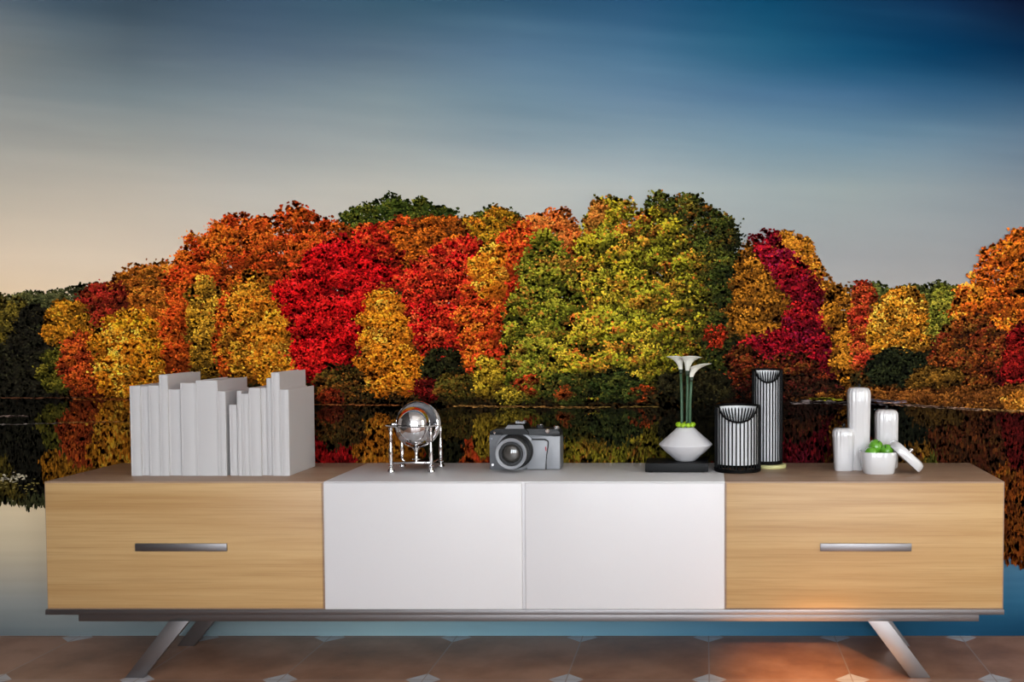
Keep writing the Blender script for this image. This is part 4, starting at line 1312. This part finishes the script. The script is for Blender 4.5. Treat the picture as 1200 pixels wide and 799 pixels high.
# ------------------------------------------------------------------ white ceramic jars, fruit bowl and its lid
def jar(cx, by, ty, wb, wt, knob_px, label, flare=None):
    Yf = on(cx, by, TOP).y
    hw = max(wb, wt) / 2 * (Yf - CAMY) / F
    Yc = Yf + hw
    k_ = (Yc - CAMY) / F
    X = at(cx, by, Yc).x
    H = at(cx, ty, Yc).z - TOP
    o = thing('ceramic_jar', (X, Yc, TOP), label, 'jar', 'white ceramic jars')
    b, t = wb / 2 * k_, wt / 2 * k_
    n = 160
    rings = []
    sh = min(0.020, H * .2)
    for z, r, fl in [(0.0012, b * .90, 0), (0.0, b * .95, 0), (0.0025, b, 0)] + [(H * q_, b + (t - b) * q_, max(0, q_ - .25) / .75) for q_ in (.25, .5, .75)] + \
            [(H - sh, t, 1), (H - sh * .62, t * .985, 1), (H - sh * .34, t * .94, 1), (H - sh * .12, t * .82, 1), (H - sh * .02, t * .62, .8), (H, t * .3, .2)]:
        ring = []
        for i, (x, y) in enumerate(squircle(r, r, 3.4, n)):
            a = math.atan2(y, x)
            f = 1 - 0.045 * fl * (0.5 - 0.5 * math.cos(a * 20))
            ring.append((x * f, y * f, z))
        rings.append(ring)
    obj('jar_body', ring_loft(B(), rings), M['ceramic'], o, smooth=60)
    r = knob_px * k_
    bm = lathe(B(), [(0, H - .001), (r * .5, H - .001), (r * .45, H + r * .5), (r * .95, H + r * .8), (r, H + r * 1.3), (r * .8, H + r * 1.9), (r * .35, H + r * 2.2), (0, H + r * 2.25)], 24, cap=False)
    obj('knob', bm, M['cam_black'], o, smooth=60)
    return o


jar(1006.0, 551.5, 453.5, 24.5, 27.0, 1.9, 'tallest white ceramic jar with ribbed shoulders, behind the short jar')
jar(1038.3, 549.0, 479.5, 26.4, 27.0, 2.2, 'middle-height white ceramic jar standing behind the fruit bowl')
jar(988.3, 552.4, 501.0, 22.0, 26.4, 2.5, 'shortest white ceramic jar with tapered foot, at the left of the jars')

bf = on(1029, 556.3, TOP)
k_ = (bf.y + .035 - CAMY) / F
bY = bf.y + 19 * k_
bX = at(1029.0, 556, bY).x
bH = at(1029, 530.5, bY - 20 * k_).z - TOP
bo = thing('fruit_bowl', (bX, bY, TOP), 'small white ceramic bowl holding three green fruits', 'bowl')
rings = []
for z, r in ((0.001, 16 * k_), (0.0, 17.6 * k_), (0.002, 18.4 * k_), (bH * .5, 20.8 * k_), (bH * .97, 21.8 * k_), (bH, 21.5 * k_), (bH * .98, 20.4 * k_), (bH * .5, 19.4 * k_), (0.008, 17.0 * k_), (0.006, 10 * k_)):
    rings.append([(x, y, z) for x, y in squircle(r, r, 3.0, 72)])
obj('bowl_body', ring_loft(B(), rings), M['ceramic'], bo, smooth=50)


def fruit(px, py, r_px, dy, label, tilt):
    Y = bY + dy
    p = at(px, py, Y)
    r = r_px * (Y - CAMY) / F
    o = thing('green_fruit', tuple(p), label, 'fruit', 'green fruits in the bowl')
    o.rotation_euler = tilt
    prof_ = [(0.0, .78), (.12, .80), (.3, .88), (.6, .80), (.88, .5), (1.0, .08), (.96, -.3), (.78, -.66), (.48, -.88), (.2, -.90), (0.0, -.82)]
    obj('skin', lathe(B(), [(a * r, b * r) for a, b in prof_[::-1]], 40, cap=False), M['lime'], o, smooth=180)
    obj('stalk', tube(B(), [(0, 0, r * .74), (r * .06, 0, r * .95), (r * .16, 0, r * 1.1)], [r * .05, r * .05, r * .07], 8), M['stem'], o)


fruit(1026.4, 523.6, 8.8, 0.004, 'largest green fruit on top of the bowl', (.5, .3, 0))
fruit(1039.2, 528.3, 8.0, -0.008, 'green fruit at the right of the bowl beside the lid', (.6, -.5, 0))
fruit(1021.0, 531.2, 8.0, -0.014, 'low green fruit at the left of the bowl, only its top showing', (-.4, .2, 1))

# lid leaning on the bowl's right rim, its far edge standing on the oak top
lx_a = at(1043.5, 519.5, bY)
lw = 40.5 * k_ / 2
A = Vector((at(1041.5, 522.0, bY).x, bY, at(1041.5, 522.0, bY).z))      # upper edge of the underside
Bp = Vector((at(1075.5, 549.2, bY).x, bY, TOP + 0.001))                    # lower edge, on the top
d = (Bp - A).normalized()
nrm = Vector((-d.z, 0, d.x))
if nrm.z < 0:
    nrm = -nrm
ln_ = (Bp - A).length / 2
lo_ = thing('bowl_lid', tuple((A + Bp) / 2), 'white ceramic lid with metal knob leaning against the fruit bowl', 'lid')
mm = Matrix((d, Vector((0, 1, 0)), nrm)).transposed().to_4x4()
rings = []
tk = 11.0 * k_
for z, s in ((0.002, .86), (0.0, .95), (0.0, .99), (0.001, 1.0), (tk * .55, 1.0), (tk * .8, .965), (tk * .95, .88), (tk, .76), (tk * 1.02, .4)):
    rings.append([mm @ Vector((x, y, z)) for x, y in squircle(ln_ * s, lw * s, 3.2, 72)])
obj('lid_plate', ring_loft(B(), rings), M['ceramic'], lo_, smooth=50)
r = 2.3 * k_
obj('knob', lathe(B(), [(r * .5, tk), (r * .45, tk + r * .7), (r, tk + r), (r * 1.05, tk + r * 1.8), (r * .6, tk + r * 2.3), (0, tk + r * 2.4)], 24, mm, cap=False), M['chrome'], lo_, smooth=60)
